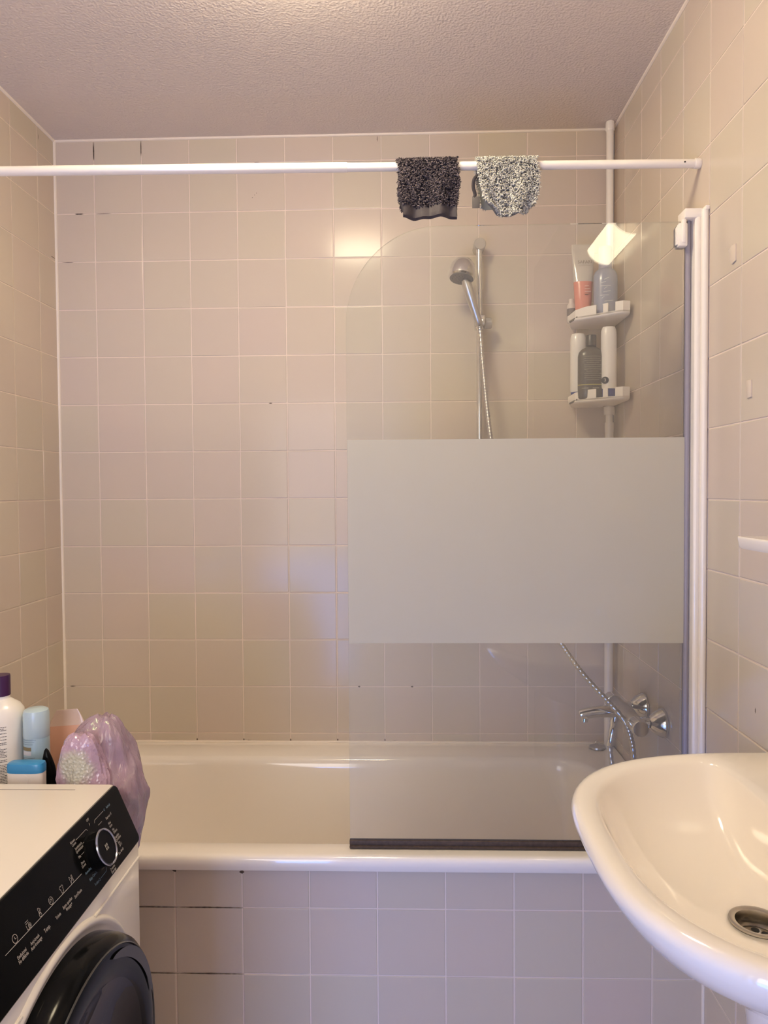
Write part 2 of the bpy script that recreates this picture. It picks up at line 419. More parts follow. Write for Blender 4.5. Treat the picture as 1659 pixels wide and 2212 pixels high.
# ------------------------------------------------------------------ curtain rod and cloths
YRD, ZRD = -.674, 2.083
t = thing('curtain_rod', 'white telescopic shower curtain rod spanning wall to wall', 'curtain rod', (.75, YRD, ZRD - .012))
rz = lambda x: 2.0965 + (x - .07) * (2.083 - 2.0965) / 1.55
mb = MB(); mb.lathe([(.0108, 0), (.0108, .984), (.0105, .985)], (XL, YRD, rz(XL)), (.985, 0, rz(.858) - rz(XL)), 24); obj('outer_tube', mb, WPAINT, t)
mb = MB(); mb.cyl((.84, YRD, rz(.84)), (XR - .012, YRD, rz(XR)), .0095, 24); obj('inner_tube', mb, WPAINT, t)
for xx, sgn in ((XL, 1), (XR, -1)):
    mb = MB(); mb.lathe([(.0098, 0), (.0112, .002), (.0112, .012), (.0103, .014)], (xx, YRD, rz(xx)), (sgn, 0, 0), 24); obj('end_cap', mb, WPLASTIC, t)
mb = MB(); mb.lathe([(.002, 0), (.0016, .001), (.0001, .001)], (1.598, YRD - .0093, rz(1.6)), (0, -1, 0), 10); obj('lock_hole', mb, BLACKM, t)

def cloth(name, label, xa, xb, zb, shape, matA, matB, hem=None, group=None, rnd=0.0):
    zt = rz((xa + xb) / 2); rr = .0125
    root = thing(name, label, 'washcloth', ((xa + xb) / 2, YRD, zb), group)
    nx, rows = 26, []
    prof = [(-1, z) for z in [(zb + .02) + (zt - zb - .02) * k / 10 for k in range(10)]]
    def path(s):                                      # s in 0..1 back bottom -> over rod -> front bottom
        back, over, front = .8 * (zt - zb), PI * rr, zt - zb
        L = back + over + front; d = s * L
        if d < back: return (YRD + rr, zt - back + d)
        if d < back + over:
            a = (d - back) / rr; return (YRD + rr * math.cos(a), zt + rr * math.sin(a))
        return (YRD - rr, zt - (d - back - over))
    ns = 46
    grid = []
    for j in range(ns + 1):
        s = j / ns; y, z = path(s); row = []
        for i in range(nx + 1):
            u = i / nx
            hang = max(0, (zt - z)) / (zt - zb); fr = 1 if y < YRD else -1
            l, r = shape(hang, fr)
            x = xa + l + (xb + r - xa - l) * u
            yy = y - fr * (.006 * math.sin(u * 9 + hang * 2) + .004 * math.sin(u * 19 + 1)) * hang ** .8 - (.004 * hang if fr > 0 else -.003 * hang)
            zz = z + .0014 * math.sin(u * 9 + 2 * fr) * hang + rnd * abs(2 * u - 1) ** 2.6 * max(0, hang) ** 4
            row.append(Vector((x, yy, zz)))
        grid.append(row)
    mb = MB(); th = .0025
    nrm = lambda i, j: (grid[j][min(i + 1, nx)] - grid[j][max(i - 1, 0)]).cross(grid[min(j + 1, ns)][i] - grid[max(j - 1, 0)][i]).normalized()
    top, bot = [], []
    for j in range(ns + 1):
        for i in range(nx + 1):
            n = nrm(i, j); top.append(grid[j][i] + n * th); bot.append(grid[j][i] - n * .0006)
    W = nx + 1; fs = []
    for j in range(ns):
        for i in range(nx):
            fs.append((j * W + i, j * W + i + 1, (j + 1) * W + i + 1, (j + 1) * W + i))
    NV = len(top); allf = fs + [tuple(k + NV for k in reversed(f)) for f in fs]
    for j in range(ns): allf += [(j * W, (j + 1) * W, NV + (j + 1) * W, NV + j * W), (j * W + nx, NV + j * W + nx, NV + (j + 1) * W + nx, (j + 1) * W + nx)]
    for i in range(nx): allf += [(i, NV + i, NV + i + 1, i + 1), (ns * W + i, ns * W + i + 1, NV + ns * W + i + 1, NV + ns * W + i)]
    mb.add(top + bot, allf); obj('cloth_fold', mb, matB, root)
    # terry loops
    mb = MB(); sgn = 1 if nrm(nx // 2, ns - 3).y < 0 else -1
    cnt = 5200; s_hi = 1.0 - (hem or 0)
    for k in range(cnt):
        s = random.uniform(.30, s_hi) if k % 6 else random.uniform(.02, .3); u = random.random()
        if k % 9 == 0: u = random.choice((random.uniform(0, .02), random.uniform(.98, 1)))
        fj, fi = s * ns, u * nx; j, i = min(int(fj), ns - 1), min(int(fi), nx - 1); a, b = fj - j, fi - i
        p = grid[j][i] * (1 - a) * (1 - b) + grid[j][i + 1] * (1 - a) * b + grid[j + 1][i] * a * (1 - b) + grid[j + 1][i + 1] * a * b
        n = nrm(i, j) * sgn
        p = p + n * .002
        dn = Vector((random.gauss(0, .8), random.gauss(0, .3), random.gauss(-.5, .7))); dn = (dn - n * dn.dot(n)).normalized()
        ln = random.uniform(.0035, .0062); r = random.uniform(.0007, .00115)
        sd = n.cross(dn)
        pts = [p - n * .001, p + n * ln * .6 + dn * ln * .1, p + n * ln * .85 + dn * ln * .55, p + n * ln * .5 + dn * ln * 1.0]
        rings = []
        for q, pt in enumerate(pts):
            tt = [n, n + dn * .5, dn, dn - n][q].normalized(); uu = sd; vv = tt.cross(uu)
            rr_ = r * (1, 1, 1, .7)[q]
            rings.append([pt + (uu * math.cos(c) + vv * math.sin(c)) * rr_ for c in (0, 2.09, 4.19)])
        mb.loft(rings, 0, False, True)
    obj('terry_pile', mb, matA, root, True, 180)
    return root, grid, nrm, sgn, nx, ns

DKA = island_mat('dark terry loops', (0.022, 0.018, 0.024), (0.20, 0.165, 0.175), 0.85, 0.1, power=1.9)
DKB = pmat('dark terry backing', (0.035, 0.030, 0.036), 0.9)
GRA = island_mat('grey terry loops', (0.14, 0.14, 0.135), (0.80, 0.78, 0.70), 0.85, 0.1, power=.75)
GRB = pmat('grey terry backing', (0.16, 0.16, 0.155), 0.9)
def sh1(h, fr): return (.010 * h + .003 * math.sin(h * 9), .004 * h - .006 * (h > .6) * 0 + .004 * math.sin(h * 5))
root, grid, nrm, sgn, nx, ns = cloth('washcloth', 'dark purple-grey terry washcloth with a smooth hem folded over the curtain rod', .970, 1.100, 1.975, sh1, DKA, DKB, hem=.085)
# hem band
mb = MB(); A, B = [], []
j0 = int(ns * (1 - .085))
for j in range(j0, ns + 1):
    A.append([grid[j][i] + nrm(i, min(j, ns - 1)) * sgn * .0042 for i in range(nx + 1)])
for k in (1, 2, 3):
    A.append([grid[ns][i] + Vector((0, (-.0042, .002, .006)[k - 1], -.003 - .004 * (k == 2) - .001 * math.sin(i * .5))) for i in range(nx + 1)])
mb.loft(A, 0, False, False, False); h = obj('hem', mb, pmat('dark smooth hem', (0.045, 0.036, 0.041), 0.7, bump=.2, bscale=400), root); h['label'] = 'smooth woven hem band'
def sh2(h, fr):
    e = max(0, h - .68) / .32
    return (.004 + .020 * h + .010 * e ** 2, -.004 * h + .006 * math.sin(h * 4) - .010 * e ** 2.2)
root, grid, nrm, sgn, nx, ns = cloth('washcloth', 'light grey fluffy terry washcloth on the curtain rod, with a dark hanging loop', 1.140, 1.276, 1.970, sh2, GRA, GRB, rnd=.020)
mb = MB(); mb.tube(spline([(1.146, YRD - .010, 2.062), (1.138, YRD - .016, 2.052), (1.136, YRD - .014, 2.036), (1.140, YRD - .012, 2.020), (1.137, YRD - .013, 2.012)], 5), .0038, 8); l = obj('hanging_loop', mb, DKB, root); l['label'] = 'dark fabric loop'
mb = MB(); mb.box((1.1335, YRD - .016, 1.989), (1.150, YRD - .0145, 2.014), bev=.0006); l = obj('care_tag', mb, pmat('tag cloth', (0.10, 0.09, 0.085), .8), root); l['label'] = 'dark fabric tag'

# ------------------------------------------------------------------ pipe and corner shelves
t = thing('water_pipe', 'white vertical water pipe in the back right corner', 'pipe', (1.611, -.045, .561))
mb = MB(); mb.cyl((1.611, -.045, 1.57), (1.611, -.045, ZC), .0112, 20); obj('upper_pipe', mb, WPAINT, t)
mb = MB(); mb.cyl((1.611, -.045, .561), (1.611, -.045, 1.572), .0135, 20); obj('lower_pipe', mb, WPAINT, t)
mb = MB(); mb.lathe([(.0125, 0), (.0135, .002), (.0135, .026), (.0125, .028)], (1.611, -.045, ZC - .029), n=20); obj('ceiling_collar', mb, WPAINT, t)
mb = MB(); mb.cyl((1.611, -.045, 1.545), (1.611, -.045, 1.572), .0142, 20); mb.lathe([(.0138, 0), (.0138, .0015)], (1.611, -.045, 1.5715), n=20); obj('coupling', mb, WPAINT, t)
mb = MB(); mb.box((1.588, -.075, .90), (1.632, -.0015, .918), bev=.003); mb.lathe([(.007, 0), (.007, .012), (.004, .014)], (1.600, -.075, .909), (0, -1, 0), 14); obj('pipe_clip', mb, WPLASTIC, t)

TRAY = [(1.500, -.012), (1.474, -.095), (1.486, -.135), (1.512, -.156), (1.600, -.222), (1.622, -.215), (1.628, -.19), (1.628, -.012), (1.6262, -.012), (1.6262, -.0600), (1.5958, -.0600), (1.5958, -.012)]
def corner_shelf(zf, label):
    t = thing('corner_shelf', label, 'shelf', (1.56, -.1, zf), 'corner shelves on the white pipe')
    mb = MB()
    hole = [(1.611 + .014 * math.cos(a), -.045 + .014 * math.sin(a)) for a in [2 * PI * k / 16 for k in range(16)]]
    # floor with slightly smaller underside
    c = Vector((1.56, -.11, 0))
    ins = lambda p, f: (c.x + (p[0] - c.x) * f, c.y + (p[1] - c.y) * f)
    mb.loft([[(*ins(p, .90), zf - .006) for p in TRAY], [(*ins(p, .97), zf - .004) for p in TRAY], [(*p, zf) for p in TRAY], [(*p, zf + .005) for p in TRAY], [(*ins(p, .965), zf + .005) for p in TRAY]])
    obj('tray_floor', mb, WPLASTIC, t, True, 50)
    mb = MB(); th = .0035
    def wall(a, b, h0, h1):
        a, b = Vector((*a, 0)), Vector((*b, 0)); d = (b - a).normalized(); n = Vector((-d.y, d.x, 0)) * th
        pts = [a, b, b + n, a + n]
        hs = [h0, h1, h1, h0]
        mb.loft([[(p.x, p.y, zf + .001) for p in pts], [(p.x, p.y, zf + hh) for p, hh in zip(pts, hs)]])
    H = .031
    wall(TRAY[0], TRAY[1], .014, .018); wall(TRAY[1], TRAY[2], .018, .026); wall(TRAY[2], TRAY[3], .026, H)
    f = lambda s: (TRAY[3][0] + (TRAY[4][0] - TRAY[3][0]) * s, TRAY[3][1] + (TRAY[4][1] - TRAY[3][1]) * s)
    for a, b, h in ((0, .28, H), (.28, .47, .006), (.47, .60, H), (.60, .80, .006), (.80, 1, H)): wall(f(a), f(b), h, h)
    wall(TRAY[4], TRAY[5], H, H); wall(TRAY[5], TRAY[6], H, H); wall(TRAY[6], TRAY[7], H, .02)
    obj('tray_rim', mb, WPLASTIC, t, True, 40)
    mb = MB(); mb.lathe([(.0122, 0), (.0165, 0), (.0165, .024), (.0122, .024), (.0122, 0)], (1.611, -.045, zf - .031), n=24, cap0=False, cap1=False); obj('pipe_clamp', mb, WPLASTIC, t)
    mb = MB(); a, b = Vector((TRAY[1][0] + .001, TRAY[1][1] - .018, zf - .0035)), Vector((TRAY[2][0] + .006, TRAY[2][1] - .004, zf + .0055)); mb.tube([a, a.lerp(b, .5), b], .0028, 6); s_ = obj('end_slot', mb, pmat('slot grey', (.16, .14, .11), .6), t); s_['label'] = 'dark slot at the left corner'
SU, SL = 1.870, 1.628
corner_shelf(SU, 'white plastic corner shelf clamped high on the pipe, with a coral tube')
corner_shelf(SL, 'white plastic corner shelf below the first one, with a dark bottle')

def bottle(name, label, cat, base, prof, mat, sx=1, sy=1, n=32, group=None):
    t = thing(name, label, cat, base, group)
    mb = MB(); mb.lathe(prof, base, (0, 0, 1), n, 0, sx, sy)
    return t, obj('bottle_body', mb, mat, t)
def part_lathe(t, name, base, prof, mat, sx=1, sy=1, n=28):
    mb = MB(); mb.lathe(prof, base, (0, 0, 1), n, 0, sx, sy); return obj(name, mb, mat, t)

FU = SU + .0052; FL = SL + .0052
# tube standing on its cap
t = thing('cosmetic_tube', 'standing coral and clear cosmetic tube with grey lettering on the upper corner shelf', 'tube', (1.516, -.105, FU))
c = Vector((1.516, -.105, 0))
def tube_ring(z, wx, wy, n=28): return [(c.x + wx * math.cos(2 * PI * k / n), c.y + wy * math.sin(2 * PI * k / n), z) for k in range(n)]
mb = MB(); mb.loft([tube_ring(FU + .018, .020, .019), tube_ring(FU + .024, .0225, .021), tube_ring(FU + .06, .0255, .020), tube_ring(1.985, .0285, .0165)]); o = obj('lower_tube', mb, pmat('coral tube', (.72, .27, .20), .25, coat=.3, noise=.08, bscale=40), t); o['label'] = 'coral filled lower half'
mb = MB(); mb.loft([tube_ring(1.985, .0285, .0165), tube_ring(2.03, .0312, .0105), tube_ring(2.075, .0335, .003), tube_ring(2.077, .0337, .0016), tube_ring(2.097, .0337, .0014)]); o = obj('upper_tube', mb, pmat('clear tube', (.78, .73, .64), .12, trans=.25, coat=.4), t); o['label'] = 'pale translucent upper half'
mb = MB(); mb.lathe([(.019, 0), (.0195, .002), (.0195, .016), (.018, .0185)], (c.x, c.y, FU)); obj('cap', mb, pmat('pale cap', (.7, .62, .55), .35), t)
mb = MB(); text_mb(mb, 'SAFARI', .0135, (c.x + .001, c.y - .0178, 2.040), (1, 0, 0), (0, .12, .99)); mb.box((c.x - .018, c.y - .0176, 2.0290), (c.x + .018, c.y - .0174, 2.0294)); obj('lettering', mb, pmat('grey print', (.22, .19, .16), .6), t, False)
mb = MB()
for k in range(4): mb.box((c.x + .0, c.y - .0212 + .0002 * k, 1.968 - k * .008), (c.x + .012 + .006 * ((k * 7) % 3) / 2, c.y - .0206, 1.970 - k * .008))
obj('small_print', mb, pmat('pale coral print', (.85, .55, .45), .6), t, False)
t, b = bottle('small_bottle', 'small pale bottle with dark markings behind the coral tube', 'bottle', (1.492, -.060, FU), [(.012, 0), (.0135, .002), (.0135, .052), (.008, .062), (.008, .072), (.0001, .072)], pmat('pale small bottle', (.68, .62, .56), .3))
part_lathe(t, 'label_band', (1.492, -.060, FU + .02), [(.0138, 0), (.0138, .022)], pmat('dark marking', (.2, .17, .16), .5))
# blue-grey bottle
bl = (1.574, -.135, FU)
t, b = bottle('shampoo_bottle', 'blue-grey translucent bottle with round shoulders on the upper corner shelf', 'bottle', bl,
   [(.030, 0), (.033, .003), (.0335, .10), (.033, .118), (.029, .130), (.021, .138), (.018, .140), (.0001, .140)], pmat('blue-grey bottle', (.30, .33, .42), .25, coat=.3, noise=.1, bscale=60), 1.05, .85)
part_lathe(t, 'cap', (bl[0], bl[1], FU + .139), [(.0185, 0), (.0195, .002), (.0195, .060), (.018, .064), (.0001, .064)], pmat('lilac grey cap', (.40, .40, .48), .35))
mb = MB()
def wrapb(cx, cy, r, sx, sy, z):
    return lambda x, y: Vector((cx + r * sx * math.sin(x / r), cy - r * sy * math.cos(x / r), z + y))
for k in range(9):
    z = FU + .03 + k * .009; wd = .018 + .010 * math.sin(k * 2.3); x00 = -.016 + .006 * math.sin(k * 1.7)
    wp = wrapb(bl[0], bl[1], .0338, 1.05, .85, z); n = 8
    mb.add([wp(x00 + wd * i / n, .0009 + .003 * i / n * (k % 3)) for i in range(n + 1)] + [wp(x00 + wd * i / n, -.0009 + .003 * i / n * (k % 3)) for i in range(n + 1)], [(i, i + 1, n + 2 + i, n + 1 + i) for i in range(n)])
obj('label_print', mb, pmat('pale blue print', (.55, .55, .6), .5), t)
# lower shelf
NAVY = pmat('navy cap', (.03, .05, .22), .35, noise=.25, bscale=300)
MILK = pmat('milky bottle', (.84, .80, .73), .3, coat=.2)
def invb(x, y, h, r, label, sx=1.0):
    base = (x, y, FL)
    t = thing('shower_gel_bottle', label, 'bottle', base, 'white bottles on the lower corner shelf')
    mb = MB(); mb.lathe([(r * .80, .020), (r, .034), (r * 1.0, h - .03), (r * .97, h - .012), (r * .8, h - .002), (r * .5, h), (.0001, h)], base, (0, 0, 1), 32, 0, sx, .8); obj('bottle_body', mb, MILK, t)
    mb = MB(); mb.lathe([(r * .78, 0), (r * .84, .002), (r * .9, .018), (r * .95, .028), (r * .6, .034)], base, (0, 0, 1), 32, 0, sx, .8); c_ = obj('cap', mb, NAVY, t); c_['label'] = 'navy blue cap at the bottom'
    return t
invb(1.507, -.082, .205, .0235, 'white bottle standing on its navy cap at the left end of the lower corner shelf')
tw = invb(1.580, -.150, .210, .0225, 'white bottle on a navy cap, right of the dark bottle, with a black emblem')
mb = MB(); mb.lathe([(.0105, 0), (.0105, .0012), (.0098, .0016), (.0001, .0016)], (1.5655, -.1655, FL + .052), (-.35, -1, 0), 24, 0); e = obj('emblem', mb, BLACKM, tw); e['label'] = 'round black emblem'
mb = MB(); text_mb(mb, '3', .013, (1.5650, -.1676, FL + .052), (.944, -.33, 0), (0, 0, 1)); obj('emblem_mark', mb, WHITEINK, tw, False)
db = (1.531, -.140, FL)
DKBOT = pmat('dark brown bottle', (.085, .075, .055), .3, coat=.2, noise=.35, bscale=350)
t, b = bottle('hair_care_bottle', 'dark olive-brown bottle with a yellow stripe and black cap on the lower corner shelf', 'bottle', db,
    [(.034, 0), (.0375, .003), (.0385, .02), (.0385, .125), (.036, .136), (.028, .146), (.016, .152), (.014, .156), (.0001, .156)], DKBOT, 1, .55)
part_lathe(t, 'cap', (db[0], db[1], FL + .155), [(.0145, 0), (.0155, .001), (.0155, .030), (.0145, .032), (.0001, .032)], pmat('dark cap', (.04, .037, .033), .35, noise=.3, bscale=400))
part_lathe(t, 'yellow_stripe', (db[0], db[1], FL + .040), [(.0388, 0), (.0388, .0022)], pmat('yellow print', (.50, .43, .12), .5), 1, .556)
mb = MB()
for k in range(12):
    z = FL + .055 + k * .0062; wd = .05 if k % 4 else .036
    wp = wrapb(db[0], db[1], .0388, 1, .556, z)
    x = -wd / 2
    while x < wd / 2:
        l = random.uniform(.002, .006); mb.quad(wp(x, -.0005), wp(x + l, -.0005), wp(x + l, .0005), wp(x, .0005)); x += l + .0012
obj('label_print', mb, pmat('sand print', (.40, .36, .27), .6), t, False)
mb = MB()
wp = wrapb(db[0], db[1], .0389, 1, .556, FL + .031); x = -.034
for seg in ((-.034, -.012), (.0, .018)):
    x = seg[0]
    while x < seg[1]:
        l = random.uniform(.0015, .003); mb.quad(wp(x, -.0011), wp(x + l, -.0011), wp(x + l, .0011), wp(x, .0011)); x += l + .0008
obj('volume_print', mb, pmat('sand print', (.40, .36, .27), .6), t, False)

# ------------------------------------------------------------------ shower rail, hand shower, hose
RX, RY = 1.212, -.055
t = thing('shower_rail', 'chrome vertical shower rail on the back wall behind the glass', 'shower rail', (RX, RY, 1.42))
mb = MB(); mb.cyl((RX, RY, 1.42), (RX, RY, 2.115), .0092, 20); obj('bar', mb, CHROME, t)
for z in (2.118, 1.425):
    mb = MB(); mb.lathe([(.017, 0), (.0175, .003), (.0165, .030), (.0185, .045), (.0185, .062), (.0165, .066), (.0001, .066)], (RX + .002, -.001, z), (0, -1, 0), 28); obj('wall_bracket', mb, pmat('hazy clear plastic', (.62, .57, .50), .15, trans=.3), t)
mb = MB(); mb.lathe([(.013, 0), (.0155, .003), (.0155, .040), (.013, .044)], (RX, RY, 1.858), n=24); mb.box((RX - .016, RY - .040, 1.866), (RX + .014, RY - .005, 1.897), bev=.005); obj('slider', mb, CHROME, t)
mb = MB(); mb.lathe([(.013, 0), (.0165, .004), (.0165, .020), (.014, .024), (.0001, .024)], (RX + .014, RY, 1.879), (1, 0, 0), 24); k_ = obj('slider_knob', mb, pmat('clear knob', (.70, .65, .56), .12, trans=.5), t); k_['label'] = 'clear plastic clamping knob'
HB = Vector((1.2085, -.098, 1.864)); HT = Vector((1.166, -.128, 1.985)); hd = (HT - HB).normalized()
t = thing('hand_shower', 'chrome hand shower with a domed head held in the rail slider', 'hand shower', HB)
mb = MB(); mb.lathe([(.0095, 0), (.0115, .004), (.0115, .02), (.0135, .06), (.0155, .10), (.0145, .128), (.011, .140)], HB, hd, 20); obj('handle', mb, DULLCHROME, t)
nf = Vector((-.12, -.22, -.97)).normalized(); hc = Vector((1.1525, -.134, 1.998))
mb = MB(); mb.lathe([(.034, -.004), (.0395, 0), (.040, .007), (.0385, .023), (.034, .040), (.025, .052), (.0125, .059), (.0001, .060)], hc, -nf, 32); obj('shower_head', mb, CHROME, t)
mb = MB(); mb.lathe([(.035, -.0045), (.035, -.006), (.031, -.0072), (.0001, -.0072)], hc, -nf, 32)
fq = Vector((0, 0, 1)).rotation_difference(nf).to_matrix()
for rr_, n in ((.008, 6), (.017, 12), (.027, 18)):
    for k in range(n):
        p = hc + fq @ Vector((rr_ * math.cos(2 * PI * k / n), rr_ * math.sin(2 * PI * k / n), .0072)); mb.lathe([(.0012, 0), (.0009, .0015)], p, nf, 6)
f_ = obj('spray_plate', mb, pmat('spray plate grey', (.16, .15, .14), .4, noise=.5, bscale=500), t); f_['label'] = 'dark nozzle plate'
path = spline([HB - hd * .002, (1.212, -.098, 1.825), (1.217, -.110, 1.74), (1.234, -.150, 1.53), (1.268, -.21, 1.28), (1.33, -.27, 1.08), (1.400, -.32, .957), (1.450, -.375, .880), (1.503, -.425, .820), (1.541, -.455, .771), (1.560, -.460, .700), (1.558, -.452, .640), (1.541, -.425, .612), (1.525, -.400, .635), (1.519, -.391, .690)], 16)
# resample evenly, with ribs
pts, acc = [path[0]], 0
for a, b in zip(path, path[1:]):
    d = (b - a).length; 
    n = max(1, int(d / .0022))
    for k in range(1, n + 1): pts.append(a.lerp(b, k / n))
mb = MB(); mb.tube(pts, lambda i: .0072 if (i // 2) % 2 else .0058, 10)
hose = tag(obj('shower_hose', mb, HOSE, None, True, 60), 'ribbed metal shower hose looping from the mixer tap up to the hand shower', 'hose')

# ------------------------------------------------------------------ bath mixer tap
t = thing('mixer_tap', 'chrome two-handle bath mixer tap on the right wall behind the glass', 'tap', (1.56, -.385, .775))
mb = MB(); mb.lathe([(.019, 0), (.021, .004), (.021, .05), (.0235, .065), (.0235, .115), (.021, .13), (.021, .18), (.019, .184)], (1.56, -.478, .776), (0, 1, 0), 28); obj('tap_body', mb, DULLCHROME, t)
for y in (-.465, -.318):
    mb = MB(); mb.lathe([(.037, 0), (.0375, .003), (.036, .008), (.028, .022), (.020, .032), (.0155, .036), (.0001, .036)], (XR - .001, y, .774), (-1, 0, 0), 32); obj('wall_flange', mb, CHROME, t)
    mb = MB(); mb.cyl((XR - .036, y, .774), (1.566, y * .94 - .02, .776), .0125, 20); obj('wall_union', mb, CHROME, t)
for y, s in ((-.478, -1), (-.294, 1)):
    mb = MB(); mb.lathe([(.0165, 0), (.0205, .002), (.0215, .010), (.0215, .034), (.0205, .040), (.019, .0425), (.0001, .0425)], (1.56, y, .776), (0, s, 0), 26)
    obj('handle', mb, CHROME, t)
mb = MB(); sp = spline([(1.556, -.388, .776), (1.52, -.390, .781), (1.48, -.392, .780), (1.452, -.393, .775), (1.443, -.393, .773), (1.440, -.393, .772)], 6); mb.tube(sp, lambda i: (.0175 - .0055 * i / len(sp)) * (.55 if i == len(sp) - 1 else 1), 18); mb.cyl((1.454, -.393, .770), (1.452, -.393, .755), .0095, 18); obj('spout', mb, CHROME, t)
mb = MB(); mb.lathe([(.012, 0), (.012, .02), (.010, .024), (.010, .050)], (1.535, -.390, .770), (-.2, 0, -1), 18); mb.lathe([(.0085, 0), (.0095, .002), (.009, .03), (.0075, .034)], (1.5255, -.390, .722), (-.18, 0, -1), 18); obj('hose_outlet', mb, CHROME, t)

# ------------------------------------------------------------------ washbasin
YB = -1.343
zt = lambda z: 1.371 - .944 * (1.371 - z)
def fout(x, y): 
    a = max(0, (1.605 - x)) / .381; b = abs(y - YB) / .336
    return max(a ** 2.5 + b ** 3.0, (1 + (x - (XR - .001)) * 40) if x > XR - .06 else 0)
def finn(x, y):
    a = max(0, (1.588 - x)) / .325; b = abs(y - YB) / .299
    f = a ** 2.5 + b ** 2.9
    g = max(0, (x - 1.40) / .125)
    return (f ** 3 + g ** 9) ** (1 / 3)
def fring(f, cx, cy, n=96):
    out = []
    for k in range(n):
        a = 2 * PI * k / n; dx, dy = math.cos(a), math.sin(a); lo, hi = 0, .6
        for _ in range(30):
            m = (lo + hi) / 2
            if f(cx + dx * m, cy + dy * m) < 1: lo = m
            else: hi = m
        out.append((cx + dx * lo, cy + dy * lo))
    return out
CX, CY = 1.435, YB + .01
ro_, ri_ = fring(fout, CX, CY), fring(finn, CX, CY)
def sc_(r, f, z, c=(CX, CY)): return [(c[0] + (x - c[0]) * f, c[1] + (y - c[1]) * f, z) for x, y in r]
def scw(r, f, z): return [(XR - .001 - (XR - .001 - x) * f, YB + (y - YB) * f, z) for x, y in r]
def ins(r, d, z):
    out = []; n = len(r)
    for k in range(n):
        x, y = r[k]; tx, ty = r[(k + 1) % n][0] - r[k - 1][0], r[(k + 1) % n][1] - r[k - 1][1]; l = math.hypot(tx, ty)
        nx_, ny_ = -ty / l, tx / l
        xx = x + nx_ * d; out.append((XR - .001 if x > XR - .02 else min(xx, XR - .001), y + ny_ * d, z))
    return out
DX, DY = 1.459, -1.332
def sd(f, z): return [(DX + (x - DX) * f, DY + (y - DY) * f, z) for x, y in ri_]
ZS = .872
drain_r = .030
def circ(r, z): return [(DX + r * math.cos(2 * PI * k / 96), DY + r * math.sin(2 * PI * k / 96), z) for k in range(96)]
t = thing('washbasin', 'white ceramic pedestal washbasin on the right wall', 'washbasin', (1.56, YB, 0))
def lr(f, z): return [(a[0] + (b[0] - a[0]) * f if a[0] < XR - .02 or f > .6 else XR - .001, a[1] + (b[1] - a[1]) * f, zt(z)) for a, b in zip(ro_, ri_)]
def bowl(q, z): return [(c[0] + (a[0] - c[0]) * q, c[1] + (a[1] - c[1]) * q, zt(z)) for a, c in zip(ri_, circ(.039, 0))]
rings = [scw(ro_, .30, zt(.66)), scw(ro_, .42, zt(.675)), scw(ro_, .60, zt(.71)), scw(ro_, .76, zt(.755)), scw(ro_, .87, zt(.792)), ins(ro_, .026, zt(.812)), ins(ro_, .013, zt(.829)), ins(ro_, .005, zt(.842)),
         ins(ro_, .001, zt(.852)), ins(ro_, .0008, zt(.859)), ins(ro_, .004, zt(.8655)), ins(ro_, .009, zt(.8702)), ins(ro_, .015, zt(.8722))]
rings += [lr(.55, .8722), lr(.85, .8705), lr(1.0, .866), bowl(.985, .862), bowl(.955, .851), bowl(.90, .832), bowl(.80, .804), bowl(.66, .779), bowl(.50, .762), bowl(.34, .752), bowl(.2, .7475), bowl(.09, .745), circ(.037, zt(.7435)), circ(.031, zt(.738)), circ(.028, zt(.715))]
mb = MB(); mb.loft(rings, 0, True, False); obj('basin', mb, CERAMIC, t, True, 70)
mb = MB(); pp = lambda z, r, sx: [(1.535 + r * sx * math.cos(2 * PI * k / 40) * (.85 if math.cos(2 * PI * k / 40) > 0 else 1), YB + r * math.sin(2 * PI * k / 40), z) for k in range(40)]
mb.loft([pp(0, .095, .85), pp(.05, .088, .85), pp(.25, .072, .85), pp(.5, .080, .95), pp(.64, .088, 1.0), pp(.72, .10, 1.0)]); obj('pedestal', mb, CERAMIC, t, True, 60)
mb = MB(); mb.lathe([(.037, .002), (.0365, .0045), (.033, .0050), (.0285, .0035), (.0265, -.003), (.026, -.018)], (DX, DY, zt(.742)), n=40, cap0=False, cap1=False); d_ = obj('drain_ring', mb, STEEL, t); d_['label'] = 'steel drain flange'
bm = MB(); bm.lathe([(.0262, -.0185), (.020, -.0165), (.0001, -.016)], (DX, DY, zt(.742)), n=40); st = obj('strainer', bm, STEEL, d_)
bm = MB()
for k in range(6):
    bm.lathe([(.0055, 0), (.0055, .0004), (.0001, .0005)], (DX + .0135 * math.cos(PI / 3 * k + .3), DY + .0135 * math.sin(PI / 3 * k + .3), zt(.742) - .0163), n=14)
obj('strainer_hole', bm, BLACKM, d_)
# basin tap
t = thing('basin_tap', 'chrome basin tap on the back ledge of the washbasin, seen mirrored in the glass', 'tap', (1.598, YB, .898))
mb = MB(); mb.lathe([(.025, 0), (.025, .004), (.019, .008), (.018, .07), (.02, .085), (.019, .10), (.0001, .104)], (1.598, YB, .898)); obj('tap_body', mb, CHROME, t)
mb = MB(); mb.tube(spline([(1.592, YB, .95), (1.56, YB, .962), (1.535, YB, .957), (1.524, YB, .942)], 6), .0105, 14); obj('spout', mb, CHROME, t)
mb = MB(); mb.tube([(1.598, YB, .998), (1.59, YB, 1.03), (1.57, YB, 1.07)], .006, 12); obj('lever', mb, CHROME, t)

